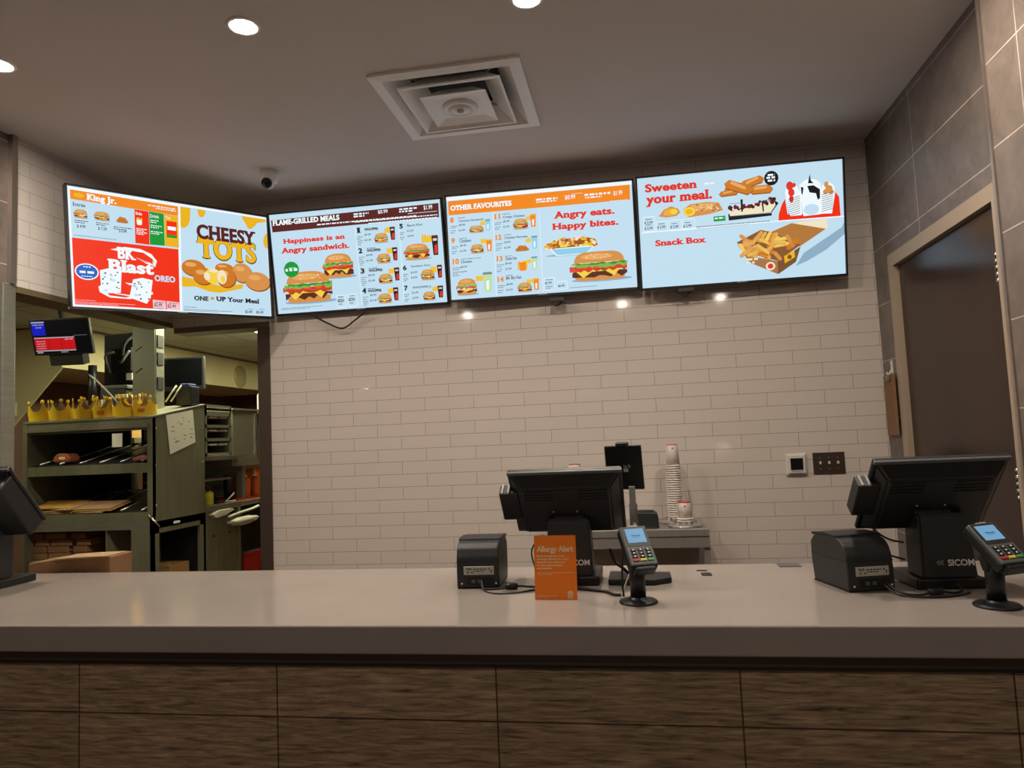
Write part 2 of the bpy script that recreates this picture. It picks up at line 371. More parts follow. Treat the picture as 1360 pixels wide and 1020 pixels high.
ART={
'one':[
('r','wht',0.0,0.0,1.0,1.0),
('p','sky',[(0.0128,0.9694),(0.5093,0.9685),(0.5011,0.5752),(0.0132,0.5721)]),
('p','org',[(0.0147,0.9714),(0.5069,0.9708),(0.5051,0.8826),(0.0141,0.8935)]),
('t','wht','King Jr.',0.0824,0.9077,0.2126,0.9588,3),
('e','amb',0.0493,0.9326,0.0227,0.0203,0),
('d','wht',0.3581,0.9359,0.1376,0.0102),
('d','wht',0.396,0.918,0.0991,0.0102),
('t','drk','Entrée',0.0234,0.8388,0.0753,0.8676,1),
('burger','',0.0543,0.7418,0.063,0.074),
('d','drk',0.0288,0.7163,0.0558,0.0067),
('d','drk',0.0287,0.7003,0.04,0.0067),
('t','drk','$ 4.99',0.0362,0.6623,0.0721,0.6875,1),
('burger','',0.1449,0.7457,0.0727,0.0756),
('d','drk',0.1183,0.7196,0.0582,0.0068),
('d','drk',0.1181,0.7033,0.0417,0.0068),
('t','drk','$ 7.29',0.1259,0.6646,0.1634,0.6903,1),
('nug','',0.2349,0.7486,0.0562,0.0588),
('d','drk',0.195,0.7037,0.0829,0.0069),
('d','drk',0.1948,0.6871,0.0593,0.0069),
('t','drk','$ 6.49',0.2179,0.6652,0.2519,0.6873,1),
('d','drk',0.0212,0.5937,0.1835,0.004),
('p','red',[(0.2935,0.8842),(0.361,0.8834),(0.3573,0.585),(0.2904,0.5873)]),
('p','grn',[(0.3625,0.8839),(0.4335,0.882),(0.4311,0.5924),(0.3589,0.5882)]),
('p','amb',[(0.4351,0.8824),(0.505,0.8796),(0.5014,0.5899),(0.4319,0.5911)]),
('t','wht','Side',0.2973,0.8399,0.3275,0.8654,1),
('t','wht','Drink',0.3662,0.8331,0.4097,0.8623,1),
('t','wht','Toy',0.4406,0.843,0.4663,0.8661,1),
('d','wht',0.2983,0.7128,0.0486,0.0085),
('d','wht',0.298,0.6973,0.0349,0.0084),
('d','wht',0.2978,0.6817,0.0486,0.0085),
('d','wht',0.2975,0.6661,0.0349,0.0085),
('d','wht',0.3672,0.8046,0.0386,0.0086),
('d','wht',0.3669,0.7873,0.0277,0.0086),
('d','wht',0.3664,0.7584,0.0541,0.0087),
('d','wht',0.3661,0.7411,0.0388,0.0087),
('d','wht',0.3655,0.7038,0.0579,0.0086),
('d','wht',0.3652,0.6865,0.0415,0.0086),
('fry','wht',0.313,0.7505,0.0269,0.0713),
('p','red',[(0.4449,0.8222),(0.4958,0.8239),(0.4943,0.6734),(0.442,0.6715)]),
('r','wht',0.4487,0.7416,0.4909,0.775),
('p','grn',[(0.4425,0.6963),(0.4933,0.6995),(0.4943,0.6734),(0.442,0.6715)]),
('p','red',[(0.0132,0.5721),(0.4987,0.5747),(0.4903,0.0159),(0.0129,0.0218)]),
('p','wht',[(0.175,0.5072),(0.239,0.5413),(0.3117,0.5385),(0.3635,0.5039),(0.389,0.445),(0.3766,0.386),(0.3625,0.4471),(0.3258,0.4894),(0.2674,0.5126),(0.2029,0.5021)]),
('p','red',[(0.1994,0.5013),(0.2674,0.5154),(0.3261,0.5077),(0.3665,0.462),(0.3772,0.4215),(0.3551,0.4528),(0.3108,0.4822),(0.2527,0.4957)]),
('p','wht',[(0.2884,0.4611),(0.3546,0.4245),(0.3843,0.3944),(0.3394,0.4119)]),
('p','red',[(0.2957,0.4555),(0.3397,0.4302),(0.3545,0.4174),(0.3248,0.4303)]),
('t','wht','BK',0.2035,0.4393,0.2896,0.5367,3),
('t','wht','Blast',0.1588,0.3241,0.3712,0.4261,3),
('p','wht',[(0.1149,0.1813),(0.13,0.1966),(0.1841,0.1369),(0.2544,0.1252),(0.3614,0.1658),(0.361,0.1448),(0.2539,0.0911),(0.1628,0.0942),(0.1191,0.1355)]),
('p','red',[(0.1331,0.1704),(0.184,0.1302),(0.2543,0.1142),(0.2327,0.1022),(0.1631,0.1116)]),
('p','wht',[(0.1246,0.3197),(0.166,0.3455),(0.2204,0.3358),(0.2121,0.1404),(0.1633,0.1303),(0.126,0.143)]),
('p','wht',[(0.2709,0.2643),(0.315,0.2848),(0.3632,0.2711),(0.3492,0.1086),(0.3297,0.058),(0.2505,0.1043)]),
('p','wht',[(0.2331,0.2314),(0.2631,0.2288),(0.2846,0.2112),(0.2521,0.2136)]),
('e','drk',0.1497,0.3019,0.0032,0.0045,0),
('e','drk',0.1358,0.2478,0.0045,0.0061,0),
('e','drk',0.1916,0.2878,0.0036,0.0048,0),
('e','drk',0.1447,0.3006,0.0027,0.0065,0),
('e','drk',0.1954,0.1856,0.0043,0.0046,0),
('e','drk',0.1544,0.2114,0.0041,0.0063,0),
('e','drk',0.2012,0.3132,0.0038,0.0059,0),
('e','drk',0.171,0.2923,0.0034,0.0043,0),
('e','drk',0.2038,0.1764,0.0036,0.0049,0),
('e','drk',0.2024,0.2278,0.0046,0.0063,0),
('e','drk',0.1707,0.2509,0.0037,0.0052,0),
('e','drk',0.1434,0.2657,0.0043,0.0042,0),
('e','drk',0.1337,0.2085,0.0028,0.0055,0),
('e','drk',0.3096,0.2038,0.0052,0.0047,0),
('e','drk',0.3055,0.2275,0.0041,0.0049,0),
('e','drk',0.2996,0.1328,0.0032,0.0057,0),
('e','drk',0.3441,0.2506,0.0024,0.0049,0),
('e','drk',0.3317,0.1594,0.0029,0.0051,0),
('e','drk',0.2867,0.1807,0.0023,0.0061,0),
('e','drk',0.3409,0.1017,0.0044,0.0068,0),
('e','drk',0.275,0.2084,0.005,0.0062,0),
('e','drk',0.3033,0.0994,0.004,0.0064,0),
('e','drk',0.2963,0.2281,0.0036,0.0045,0),
('e','drk',0.301,0.096,0.0032,0.0041,0),
('e','drk',0.2774,0.2292,0.0044,0.0051,0),
('e','drk',0.2964,0.2444,0.0051,0.0053,0),
('e','sky',0.1465,0.2905,0.0073,0.0078,0),
('e','sky',0.1739,0.2815,0.0072,0.01,0),
('e','sky',0.1473,0.1527,0.0076,0.0102,0),
('e','sky',0.1791,0.2438,0.0138,0.01,0),
('e','sky',0.2849,0.196,0.0075,0.0098,0),
('e','sky',0.2841,0.1302,0.0134,0.0103,0),
('e','sky',0.2753,0.2162,0.009,0.0083,0),
('e','sky',0.2834,0.1328,0.0083,0.0072,0),
('e','wht',0.0689,0.2985,0.0508,0.0688,0),
('e','blu',0.0689,0.2985,0.0454,0.0595,0),
('d','wht',0.0547,0.3343,0.0305,0.0092),
('d','wht',0.0379,0.2843,0.0608,0.0196),
('d','wht',0.0455,0.2567,0.0462,0.0065),
('t','sky','OREO',0.373,0.2683,0.4744,0.3207,3),
('p','pnk',[(0.3587,0.0986),(0.4208,0.0927),(0.4217,0.0182),(0.3589,0.0221)]),
('p','pnk',[(0.4262,0.0933),(0.4886,0.0871),(0.4895,0.0158),(0.4263,0.0172)]),
('t','drk','$2.99',0.3644,0.0407,0.4028,0.0697,1),
('t','drk','$2.99',0.4298,0.0358,0.4708,0.0653,1),
('d','drk',0.371,0.0748,0.0457,0.0056),
('d','drk',0.4367,0.0732,0.047,0.0057),
('d','drk',0.3777,0.0239,0.0273,0.0042),
('d','pnk',0.0164,0.0556,0.0852,0.0051),
('d','pnk',0.0163,0.0401,0.2588,0.0052),
('d','pnk',0.0162,0.0285,0.1831,0.0052),
('d','pnk',0.0161,0.017,0.2586,0.0051),
('p','sky',[(0.5184,0.9786),(0.9954,0.9791),(0.9964,0.0076),(0.5029,0.0113)]),
('p','amb',[(0.5183,0.9711),(0.5709,0.9729),(0.565,0.857),(0.5532,0.806),(0.5321,0.7769),(0.5151,0.7815)]),
('p','amb',[(0.6069,0.9742),(0.652,0.9733),(0.6459,0.9318),(0.6323,0.9007),(0.6164,0.907),(0.6086,0.9367)]),
('p','amb',[(0.8522,0.9776),(0.9964,0.9794),(0.9966,0.9549),(0.9453,0.9318),(0.9208,0.8836),(0.9001,0.856),(0.8817,0.8706),(0.8735,0.9099),(0.8602,0.9351)]),
('p','amb',[(0.9987,0.8413),(0.9831,0.8132),(0.9725,0.7541),(0.9804,0.6994),(0.9984,0.6821)]),
('p','amb',[(0.5088,0.3289),(0.5808,0.3107),(0.7068,0.2692),(0.8416,0.3032),(0.833,0.2588),(0.7051,0.2013),(0.6453,0.2088),(0.5793,0.2444),(0.5076,0.2332)]),
('t','drk','TOTS',0.5924,0.5257,0.9293,0.7285,4),
('t','amb','TOTS',0.5959,0.5324,0.9253,0.7212,3),
('t','mar','CHEESY',0.5965,0.7058,0.9289,0.8374,3),
('e','bn3',0.5732,0.4111,0.0629,0.0772,0),
('e','bn1',0.5709,0.4196,0.0603,0.0742,0),
('e','bn4',0.5567,0.4466,0.0298,0.0207,0),
('e','bn3',0.7418,0.4323,0.0547,0.0522,0),
('e','bn1',0.7394,0.4411,0.0519,0.0491,0),
('e','bn4',0.7271,0.4585,0.0257,0.0137,0),
('e','bn3',0.8401,0.407,0.0587,0.097,0),
('e','bn2',0.8376,0.4159,0.0559,0.0939,0),
('e','bn4',0.8249,0.4511,0.0277,0.0262,0),
('e','bn3',0.6216,0.3435,0.0554,0.0837,0),
('e','bn1',0.6192,0.3521,0.0529,0.0806,0),
('e','bn4',0.607,0.3822,0.0261,0.0225,0),
('e','bn3',0.7466,0.3492,0.0566,0.0982,0),
('e','bn1',0.7442,0.358,0.0538,0.095,0),
('e','bn4',0.732,0.3938,0.0266,0.0266,0),
('e','bn3',0.9293,0.3345,0.0764,0.0952,0),
('e','bn2',0.9268,0.3436,0.0734,0.092,0),
('e','bn4',0.9099,0.3776,0.0362,0.0257,0),
('e','yel',0.6745,0.3547,0.0478,0.0725,0),
('e','cre',0.6403,0.3494,0.017,0.039,0),
('e','cre',0.7221,0.3546,0.0265,0.0671,0),
('e','yel',0.7259,0.3324,0.0124,0.0335,0),
('e','cre',0.6758,0.4076,0.0243,0.0181,0),
('t','drk','ONE',0.5666,0.1186,0.6424,0.1595,3),
('e','bn2',0.6632,0.1441,0.0111,0.0134,0),
('t','drk','UP Your Meal',0.6841,0.1241,0.9306,0.1664,3),
('d','drk',0.5117,0.0479,0.0649,0.0043),
('d','drk',0.5112,0.0264,0.2618,0.0043),
('d','drk',0.5109,0.0134,0.1856,0.0043),
('t','drk','$3.49',0.8443,0.0231,0.8857,0.0498,1),
('t','drk','$5.49',0.9092,0.024,0.9516,0.051,1),
('d','drk',0.862,0.0616,0.0279,0.0046),
('d','drk',0.9274,0.0645,0.0343,0.0047),
],
'two':[
('r','sky',-0.0,0.0,1.0,1.0),
('p','mar',[(0.0083,0.945),(0.9895,0.9657),(0.9868,0.8293),(0.0107,0.8257)]),
('t','wht','FLAME-GRILLED MEALS',0.0159,0.893,0.4154,0.9432,3),
('d','wht',0.5,0.924,0.0871,0.0153),
('d','wht',0.4989,0.9004,0.0627,0.0153),
('t','wht','$0.99',0.6414,0.9163,0.6977,0.9499,1),
('d','wht',0.7646,0.9305,0.1064,0.0152),
('d','wht',0.7635,0.9071,0.0767,0.0151),
('t','wht','$1.99',0.9038,0.9145,0.9531,0.9544,1),
('d','wht',0.2805,0.8557,0.5801,0.0125),
('d','wht',0.5031,0.8494,0.4768,0.0098),
('d','wht',0.5813,0.8244,0.3939,0.0097),
('d','wht',0.8121,0.8862,0.1672,0.0055),
('t','rd2','Happiness is an',0.0687,0.7043,0.438,0.7492,3),
('t','rd2','Angry sandwich.',0.051,0.6102,0.459,0.6621,3),
('bigburger','',0.385,0.3195,0.193,0.2412),
('bigburger','',0.1953,0.092,0.3138,0.318),
('e','grn',0.1048,0.4396,0.045,0.079,0),
('d','wht',0.09,0.4515,0.0425,0.007),
('d','wht',0.0689,0.4229,0.0714,0.0255),
('r','wht',0.3583,0.0187,0.4105,0.1472),
('r','sky',0.3606,0.0247,0.4082,0.1427),
('r','wht',0.4244,0.0218,0.4781,0.1503),
('r','sky',0.4267,0.0278,0.4758,0.1458),
('d','drk',0.369,0.1232,0.0303,0.007),
('d','drk',0.3678,0.0992,0.0218,0.0071),
('d','drk',0.3667,0.0752,0.0302,0.0071),
('d','drk',0.3655,0.0512,0.0218,0.0071),
('d','drk',0.435,0.1263,0.0302,0.0071),
('d','drk',0.4339,0.1024,0.0217,0.007),
('d','drk',0.4327,0.0784,0.0302,0.0071),
('d','drk',0.4316,0.0545,0.0217,0.007),
('t','drk','$9.99',0.3611,0.0816,0.4018,0.1021,1),
('t','drk','$7.99',0.4263,0.0849,0.4661,0.1055,1),
('d','drk',0.0207,0.052,0.2467,0.0042),
('d','drk',0.0201,0.0391,0.1779,0.0043),
('t','drk','1',0.5083,0.7478,0.5325,0.7977,3),
('t','drk','WHOPPER',0.5533,0.7612,0.6361,0.7859,3),
('d','drk',0.5079,0.703,0.0332,0.0056),
('d','drk',0.507,0.6835,0.0239,0.0056),
('d','drk',0.506,0.664,0.0333,0.0056),
('d','drk',0.5102,0.6466,0.0283,0.0056),
('d','drk',0.5093,0.6271,0.0204,0.0056),
('t','drk','$9.99',0.5527,0.7137,0.5894,0.731,1),
('t','drk','$12.49',0.5502,0.6608,0.5886,0.6779,1),
('fry','yel',0.6902,0.7156,0.0412,0.0624),
('cupd','drk',0.7162,0.6492,0.0313,0.1275),
('burger','',0.6488,0.6304,0.0859,0.0945),
('t','drk','2',0.5088,0.5457,0.533,0.5958,3),
('t','drk','WHOPPER',0.5576,0.5517,0.6406,0.577,3),
('d','drk',0.5591,0.5824,0.0498,0.007),
('d','drk',0.5084,0.5008,0.0333,0.0055),
('d','drk',0.5074,0.4812,0.024,0.0056),
('d','drk',0.5065,0.4616,0.0333,0.0056),
('d','drk',0.5107,0.4442,0.0283,0.0056),
('d','drk',0.5098,0.4246,0.0204,0.0056),
('t','drk','$9.99',0.5532,0.5116,0.59,0.5291,1),
('t','drk','$12.49',0.5508,0.4585,0.5892,0.4759,1),
('fry','yel',0.695,0.5136,0.0413,0.0626),
('cupd','drk',0.721,0.4471,0.0313,0.1279),
('burger','',0.6537,0.4281,0.0861,0.0947),
('t','drk','3',0.5111,0.3455,0.5352,0.3959,3),
('t','drk','WHOPPER',0.5592,0.3533,0.6423,0.379,3),
('d','drk',0.5606,0.3841,0.0499,0.007),
('d','drk',0.5106,0.3005,0.0334,0.0056),
('d','drk',0.5097,0.2808,0.024,0.0057),
('d','drk',0.5088,0.2612,0.0333,0.0056),
('d','drk',0.513,0.2437,0.0283,0.0056),
('d','drk',0.512,0.2241,0.0205,0.0056),
('t','drk','$9.99',0.5556,0.3116,0.5924,0.3293,1),
('t','drk','$12.49',0.5531,0.2584,0.5916,0.276,1),
('fry','yel',0.6967,0.3144,0.0414,0.0627),
('cupd','drk',0.7228,0.2479,0.0314,0.1282),
('burger','',0.6553,0.2284,0.0862,0.095),
('t','drk','4',0.5118,0.1478,0.536,0.1985,3),
('t','drk','WHOPPER',0.5439,0.1523,0.6271,0.1785,3),
('d','drk',0.5453,0.1832,0.05,0.007),
('d','drk',0.5113,0.1027,0.0334,0.0056),
('d','drk',0.5104,0.083,0.0241,0.0056),
('d','drk',0.5095,0.0633,0.0334,0.0056),
('d','drk',0.5137,0.0458,0.0284,0.0056),
('d','drk',0.5128,0.0261,0.0204,0.0056),
('t','drk','$9.99',0.5564,0.114,0.5932,0.132,1),
('t','drk','$12.49',0.5539,0.0606,0.5924,0.0785,1),
('fry','yel',0.682,0.1195,0.0415,0.0629),
('cupd','drk',0.7081,0.0529,0.0315,0.1287),
('burger','',0.6404,0.033,0.0864,0.0954),
('t','drk','5',0.7566,0.7537,0.7784,0.7979,3),
('t','drk','Bacon King',0.8025,0.7653,0.8891,0.7864,1),
('d','drk',0.7544,0.7066,0.0296,0.0055),
('d','drk',0.7536,0.6886,0.0213,0.0055),
('d','drk',0.7541,0.662,0.0279,0.0056),
('d','drk',0.7532,0.644,0.0202,0.0056),
('t','drk','$12.99',0.8002,0.7141,0.8365,0.7313,1),
('t','drk','$10.99',0.8004,0.664,0.8342,0.6816,1),
('t','drk','6',0.7588,0.3456,0.7807,0.3903,3),
('t','drk','Southern King',0.8052,0.3661,0.9166,0.3849,1),
('d','drk',0.7566,0.2982,0.0297,0.0056),
('d','drk',0.7558,0.2801,0.0213,0.0056),
('d','drk',0.7562,0.2534,0.0281,0.0056),
('d','drk',0.7554,0.2353,0.0202,0.0055),
('t','drk','$12.99',0.8025,0.3063,0.8389,0.3239,1),
('t','drk','$10.99',0.8027,0.2558,0.8366,0.2738,1),
('t','drk','7',0.7563,0.1453,0.7783,0.1903,3),
('t','drk','WHOPPER Jr.',0.8057,0.1559,0.9172,0.1754,1),
('d','drk',0.7542,0.0978,0.0297,0.0056),
('d','drk',0.7534,0.0796,0.0213,0.0056),
('d','drk',0.7538,0.0529,0.0281,0.0055),
('d','drk',0.753,0.0347,0.0202,0.0056),
('t','drk','$12.99',0.8002,0.1061,0.8366,0.124,1),
('t','drk','$10.99',0.8004,0.0555,0.8343,0.0738,1),
('fry','yel',0.9098,0.5863,0.0604,0.0898),
('cupd','drk',0.9538,0.4663,0.0375,0.1933),
('bigburger','',0.8478,0.4358,0.1558,0.1551),
('fry','yel',0.9336,0.2878,0.0359,0.0763),
('cupd','drk',0.9679,0.2443,0.0294,0.1248),
('burger','',0.8982,0.2296,0.0819,0.1041),
('fry','yel',0.9341,0.1089,0.0327,0.0557),
('cupd','drk',0.9644,0.0491,0.0327,0.1168),
('burger','',0.8976,0.0294,0.0755,0.0864),
('p','wht',[(0.5013,0.8105),(0.5038,0.8101),(0.5062,0.0297),(0.5037,0.03)]),
('p','wht',[(0.7545,0.7999),(0.757,0.7995),(0.7534,0.0445),(0.7509,0.0448)]),
],
'three':[
('r','sky',-0.0,0.0,1.0,1.0),
('p','wht',[(-0.0,1.0),(1.0,1.0),(1.0001,0.9661),(0.0002,0.9648)]),
('p','org',[(0.0088,0.9582),(0.9881,0.9653),(0.9866,0.8242),(0.0091,0.8226)]),
('t','wht','OTHER FAVOURITES',0.0204,0.8672,0.357,0.9157,3),
('d','wht',0.4899,0.891,0.1153,0.0173),
('d','wht',0.4909,0.8696,0.1076,0.0132),
('t','wht','$0.99',0.6452,0.8791,0.6998,0.9187,1),
('d','wht',0.6832,0.9238,0.0569,0.004),
('d','wht',0.7495,0.8956,0.136,0.0184),
('d','wht',0.752,0.8715,0.087,0.0131),
('t','wht','$1.99',0.9021,0.8785,0.9481,0.9189,1),
('d','wht',0.8783,0.8241,0.0975,0.004),
('t','rd2','Angry eats.',0.579,0.7075,0.9027,0.7705,3),
('t','rd2','Happy bites.',0.5682,0.6019,0.9199,0.6598,3),
('poutine','',0.6673,0.3491,0.3001,0.1809),
('sub','',0.8071,0.0882,0.3218,0.2756),
('r','wht',0.5109,0.0272,0.5676,0.1489),
('r','sky',0.5131,0.0316,0.5654,0.1446),
('r','wht',0.5785,0.0303,0.6332,0.1093),
('r','sky',0.5807,0.0347,0.631,0.1049),
('t','drk','$5.99',0.5131,0.0899,0.5497,0.1114,1),
('t','drk','$6.99',0.5824,0.0542,0.6173,0.0759,1),
('d','drk',0.5181,0.1262,0.0389,0.0055),
('d','drk',0.5162,0.0621,0.039,0.0055),
('d','drk',0.5157,0.0457,0.0281,0.0055),
('d','drk',0.6458,0.037,0.1466,0.0041),
('t','org','8',0.0143,0.7512,0.0354,0.7999,3),
('t','drk','Chicken Sandwich',0.0623,0.75,0.1996,0.7687,1),
('d','drk',0.0604,0.7855,0.0396,0.0054),
('d','drk',0.016,0.7101,0.0398,0.0054),
('d','drk',0.0153,0.6938,0.0287,0.0054),
('d','drk',0.0143,0.6667,0.0319,0.0054),
('d','drk',0.0136,0.6476,0.0229,0.0055),
('t','drk','$9.99',0.0624,0.7119,0.0966,0.7289,1),
('t','drk','$12.99',0.0605,0.6604,0.0946,0.6775,1),
('fry','yel',0.1939,0.6965,0.0284,0.0486),
('cupd','cupb',0.2222,0.6451,0.0267,0.1078),
('sub','org',0.1583,0.6334,0.0854,0.0676),
('t','org','9',0.0147,0.5517,0.0358,0.6009,3),
('t','drk','Chicken',0.0612,0.551,0.1246,0.5808,1),
('d','drk',0.0593,0.5868,0.0398,0.0055),
('d','drk',0.0163,0.5103,0.0399,0.0055),
('d','drk',0.0157,0.494,0.0288,0.0054),
('d','drk',0.0146,0.4666,0.032,0.0055),
('d','drk',0.0139,0.4475,0.023,0.0054),
('t','drk','$9.99',0.0629,0.5124,0.0972,0.5298,1),
('t','drk','$12.99',0.061,0.4606,0.0953,0.478,1),
('fry','yel',0.1924,0.5199,0.0316,0.0542),
('cupd','cupo',0.2233,0.4476,0.0331,0.1113),
('burger','org',0.1559,0.4345,0.0778,0.0871),
('t','org','11',0.2589,0.7496,0.2935,0.796,3),
('t','drk','Crispy Chicken',0.3062,0.7511,0.4242,0.7721,1),
('d','drk',0.3042,0.7864,0.039,0.0054),
('d','drk',0.2607,0.7089,0.0392,0.0053),
('d','drk',0.2601,0.6927,0.0283,0.0054),
('d','drk',0.2592,0.6658,0.0314,0.0054),
('d','drk',0.2586,0.6469,0.0226,0.0054),
('t','drk','$9.99',0.3064,0.7106,0.3399,0.7275,1),
('t','drk','$12.99',0.3047,0.6595,0.3383,0.6765,1),
('fry','yel',0.4441,0.7089,0.0295,0.0454),
('cupd','cupo',0.4686,0.6451,0.0326,0.1229),
('burger','org',0.4002,0.6329,0.0857,0.0992),
('t','org','12',0.2584,0.5492,0.2931,0.5961,3),
('t','drk','Chicken Nuggets',0.3074,0.5508,0.4336,0.5717,1),
('d','drk',0.3054,0.5863,0.0392,0.0054),
('d','drk',0.2602,0.5082,0.0393,0.0054),
('d','drk',0.2596,0.4919,0.0284,0.0054),
('d','drk',0.2587,0.4648,0.0315,0.0054),
('d','drk',0.2581,0.4458,0.0227,0.0054),
('t','drk','$9.99',0.3061,0.5103,0.3397,0.5275,1),
('t','drk','$12.99',0.3044,0.4588,0.338,0.4761,1),
('fry','yel',0.4375,0.4955,0.0296,0.0512),
('cupd','cupb',0.47,0.4344,0.0327,0.1239),
('nug','org',0.4015,0.4216,0.0782,0.0622),
('t','org','13',0.2578,0.3447,0.2927,0.3922,3),
('t','drk','Chicken Fries',0.307,0.3466,0.3679,0.377,1),
('d','drk',0.305,0.3824,0.0393,0.0054),
('d','drk',0.2596,0.3034,0.0395,0.0054),
('d','drk',0.259,0.287,0.0285,0.0055),
('d','drk',0.2581,0.2597,0.0316,0.0054),
('d','drk',0.2575,0.2405,0.0227,0.0055),
('t','drk','$9.99',0.3056,0.3058,0.3394,0.3234,1),
('t','drk','$12.99',0.3039,0.254,0.3377,0.2716,1),
('fry','yel',0.4346,0.2976,0.0234,0.0461),
('cupd','cupg',0.4642,0.2394,0.0328,0.122),
('fry','org',0.3995,0.2338,0.0549,0.1033),
('t','org','14',0.2574,0.1442,0.2924,0.1922,3),
('t','drk','BK Big Fish',0.3056,0.1604,0.3888,0.1886,1),
('d','drk',0.3036,0.1964,0.0395,0.0054),
('d','drk',0.2592,0.1026,0.0396,0.0055),
('d','drk',0.2586,0.0861,0.0286,0.0055),
('d','drk',0.2577,0.0586,0.0317,0.0055),
('d','drk',0.2571,0.0393,0.0228,0.0055),
('t','drk','$9.99',0.3054,0.1053,0.3393,0.1233,1),
('t','drk','$12.99',0.3037,0.0531,0.3376,0.0712,1),
('fry','yel',0.4351,0.1089,0.0376,0.041),
('cupd','cupo',0.4677,0.0418,0.0314,0.1119),
('burger','org',0.4043,0.0302,0.0818,0.0903),
('t','org','10',0.0149,0.3481,0.0522,0.3985,3),
('t','drk','Chicken',0.0617,0.3505,0.1235,0.3756,1),
('d','drk',0.063,0.3861,0.1115,0.0055),
('d','drk',0.015,0.3067,0.056,0.0055),
('d','drk',0.0143,0.2902,0.0404,0.0055),
('d','drk',0.015,0.2652,0.0401,0.0055),
('d','drk',0.0144,0.2487,0.0288,0.0055),
('d','drk',0.0137,0.2321,0.0401,0.0055),
('t','drk','$12.99',0.0616,0.3063,0.096,0.3241,1),
('t','drk','$14.99',0.0599,0.2596,0.091,0.2751,1),
('fry','yel',0.1606,0.1602,0.0414,0.066),
('cupd','cupg',0.2049,0.0539,0.0525,0.1925),
('burger','',0.0887,0.0398,0.1204,0.1588),
('p','wht',[(0.2514,0.8073),(0.2538,0.807),(0.25,0.018),(0.2476,0.0183)]),
('p','wht',[(0.5013,0.804),(0.5036,0.8037),(0.5032,0.0184),(0.5008,0.0187)]),
],
'four':[
('r','sky',0.0,0.0,1.0,1.0),
('t','rd2','Sweeten',0.0379,0.8719,0.2993,0.943,3),
('t','rd2','your meal.',0.0387,0.7663,0.3711,0.8469,3),
('d','wht',0.334,0.8908,0.0551,0.0144),
('p','bn3',[(0.4479,0.7777),(0.4277,0.8073),(0.4379,0.8483),(0.5245,0.8806),(0.5444,0.8511),(0.5344,0.8103)]),
('p','bn1',[(0.4474,0.7877),(0.4297,0.8137),(0.4386,0.8498),(0.5252,0.882),(0.5427,0.8561),(0.5339,0.8203)]),
('p','bn4',[(0.4583,0.817),(0.4516,0.8248),(0.4539,0.8381),(0.5104,0.8732),(0.5171,0.8655),(0.5148,0.8523)]),
('p','bn3',[(0.4163,0.7645),(0.4043,0.7881),(0.4136,0.8135),(0.4882,0.8194),(0.5001,0.7958),(0.4909,0.7706)]),
('p','bn1',[(0.4162,0.7746),(0.4063,0.794),(0.4139,0.8149),(0.4885,0.8208),(0.4983,0.8014),(0.4908,0.7806)]),
('p','bn4',[(0.427,0.7928),(0.4233,0.7993),(0.4257,0.8069),(0.4743,0.8163),(0.478,0.8099),(0.4756,0.8023)]),
('p','bn3',[(0.5351,0.8206),(0.5147,0.849),(0.5241,0.8903),(0.6061,0.9258),(0.6263,0.8975),(0.6171,0.8563)]),
('p','bn1',[(0.5346,0.8304),(0.5166,0.8554),(0.5248,0.8918),(0.6068,0.9273),(0.6246,0.9024),(0.6165,0.8662)]),
('p','bn4',[(0.5446,0.8597),(0.5378,0.8669),(0.5397,0.8803),(0.5932,0.9183),(0.6,0.9111),(0.5981,0.8977)]),
('p','bn3',[(0.5687,0.7602),(0.5508,0.7989),(0.5662,0.8375),(0.6512,0.837),(0.669,0.7985),(0.6537,0.7601)]),
('p','bn1',[(0.5687,0.7702),(0.5527,0.8046),(0.5665,0.8389),(0.6514,0.8384),(0.6672,0.8042),(0.6536,0.77)]),
('p','bn4',[(0.5812,0.8023),(0.5754,0.814),(0.5799,0.8263),(0.6352,0.8303),(0.641,0.8187),(0.6365,0.8064)]),
('p','bn3',[(0.4447,0.8272),(0.4332,0.8814),(0.4588,0.9106),(0.559,0.8431),(0.5704,0.7892),(0.545,0.7599)]),
('p','bn1',[(0.4455,0.8369),(0.4351,0.8859),(0.4583,0.9123),(0.5584,0.8448),(0.5687,0.7961),(0.5458,0.7696)]),
('p','bn4',[(0.4643,0.8735),(0.4617,0.8911),(0.4704,0.8986),(0.5352,0.8397),(0.5378,0.8221),(0.5292,0.8146)]),
('e','blk',0.6616,0.8922,0.0344,0.0637,0),
('d','wht',0.6451,0.9122,0.0336,0.017),
('d','wht',0.6385,0.8892,0.046,0.017),
('d','wht',0.6442,0.8626,0.0353,0.017),
('p','bn2',[(0.1003,0.6433),(0.1258,0.6977),(0.1627,0.7253),(0.1984,0.7005),(0.2097,0.6622),(0.189,0.6334),(0.1364,0.6273)]),
('e','amb',0.1576,0.6736,0.0289,0.032,0),
('e','yel',0.1778,0.6747,0.0176,0.0262,0),
('e','bn4',0.1411,0.6587,0.0161,0.0146,0),
('p','bn2',[(0.2263,0.6886),(0.2591,0.7269),(0.3389,0.7354),(0.4018,0.7206),(0.4226,0.6493),(0.3526,0.6245),(0.2527,0.6115),(0.2292,0.6372)]),
('p','bn4',[(0.2669,0.7183),(0.3387,0.7253),(0.3938,0.7118),(0.4049,0.6739),(0.3294,0.6602),(0.2578,0.6617)]),
('e','yel',0.2538,0.6623,0.0302,0.0406,0),
('e','amb',0.2538,0.6623,0.0175,0.0232,0),
('e','cre',0.393,0.6721,0.0039,0.0043,0),
('e','bn3',0.4,0.6803,0.004,0.0043,0),
('e','cre',0.3899,0.6674,0.0039,0.0044,0),
('e','bn3',0.3776,0.6642,0.004,0.0043,0),
('e','cre',0.3456,0.7072,0.004,0.0043,0),
('e','bn3',0.3133,0.6672,0.004,0.0044,0),
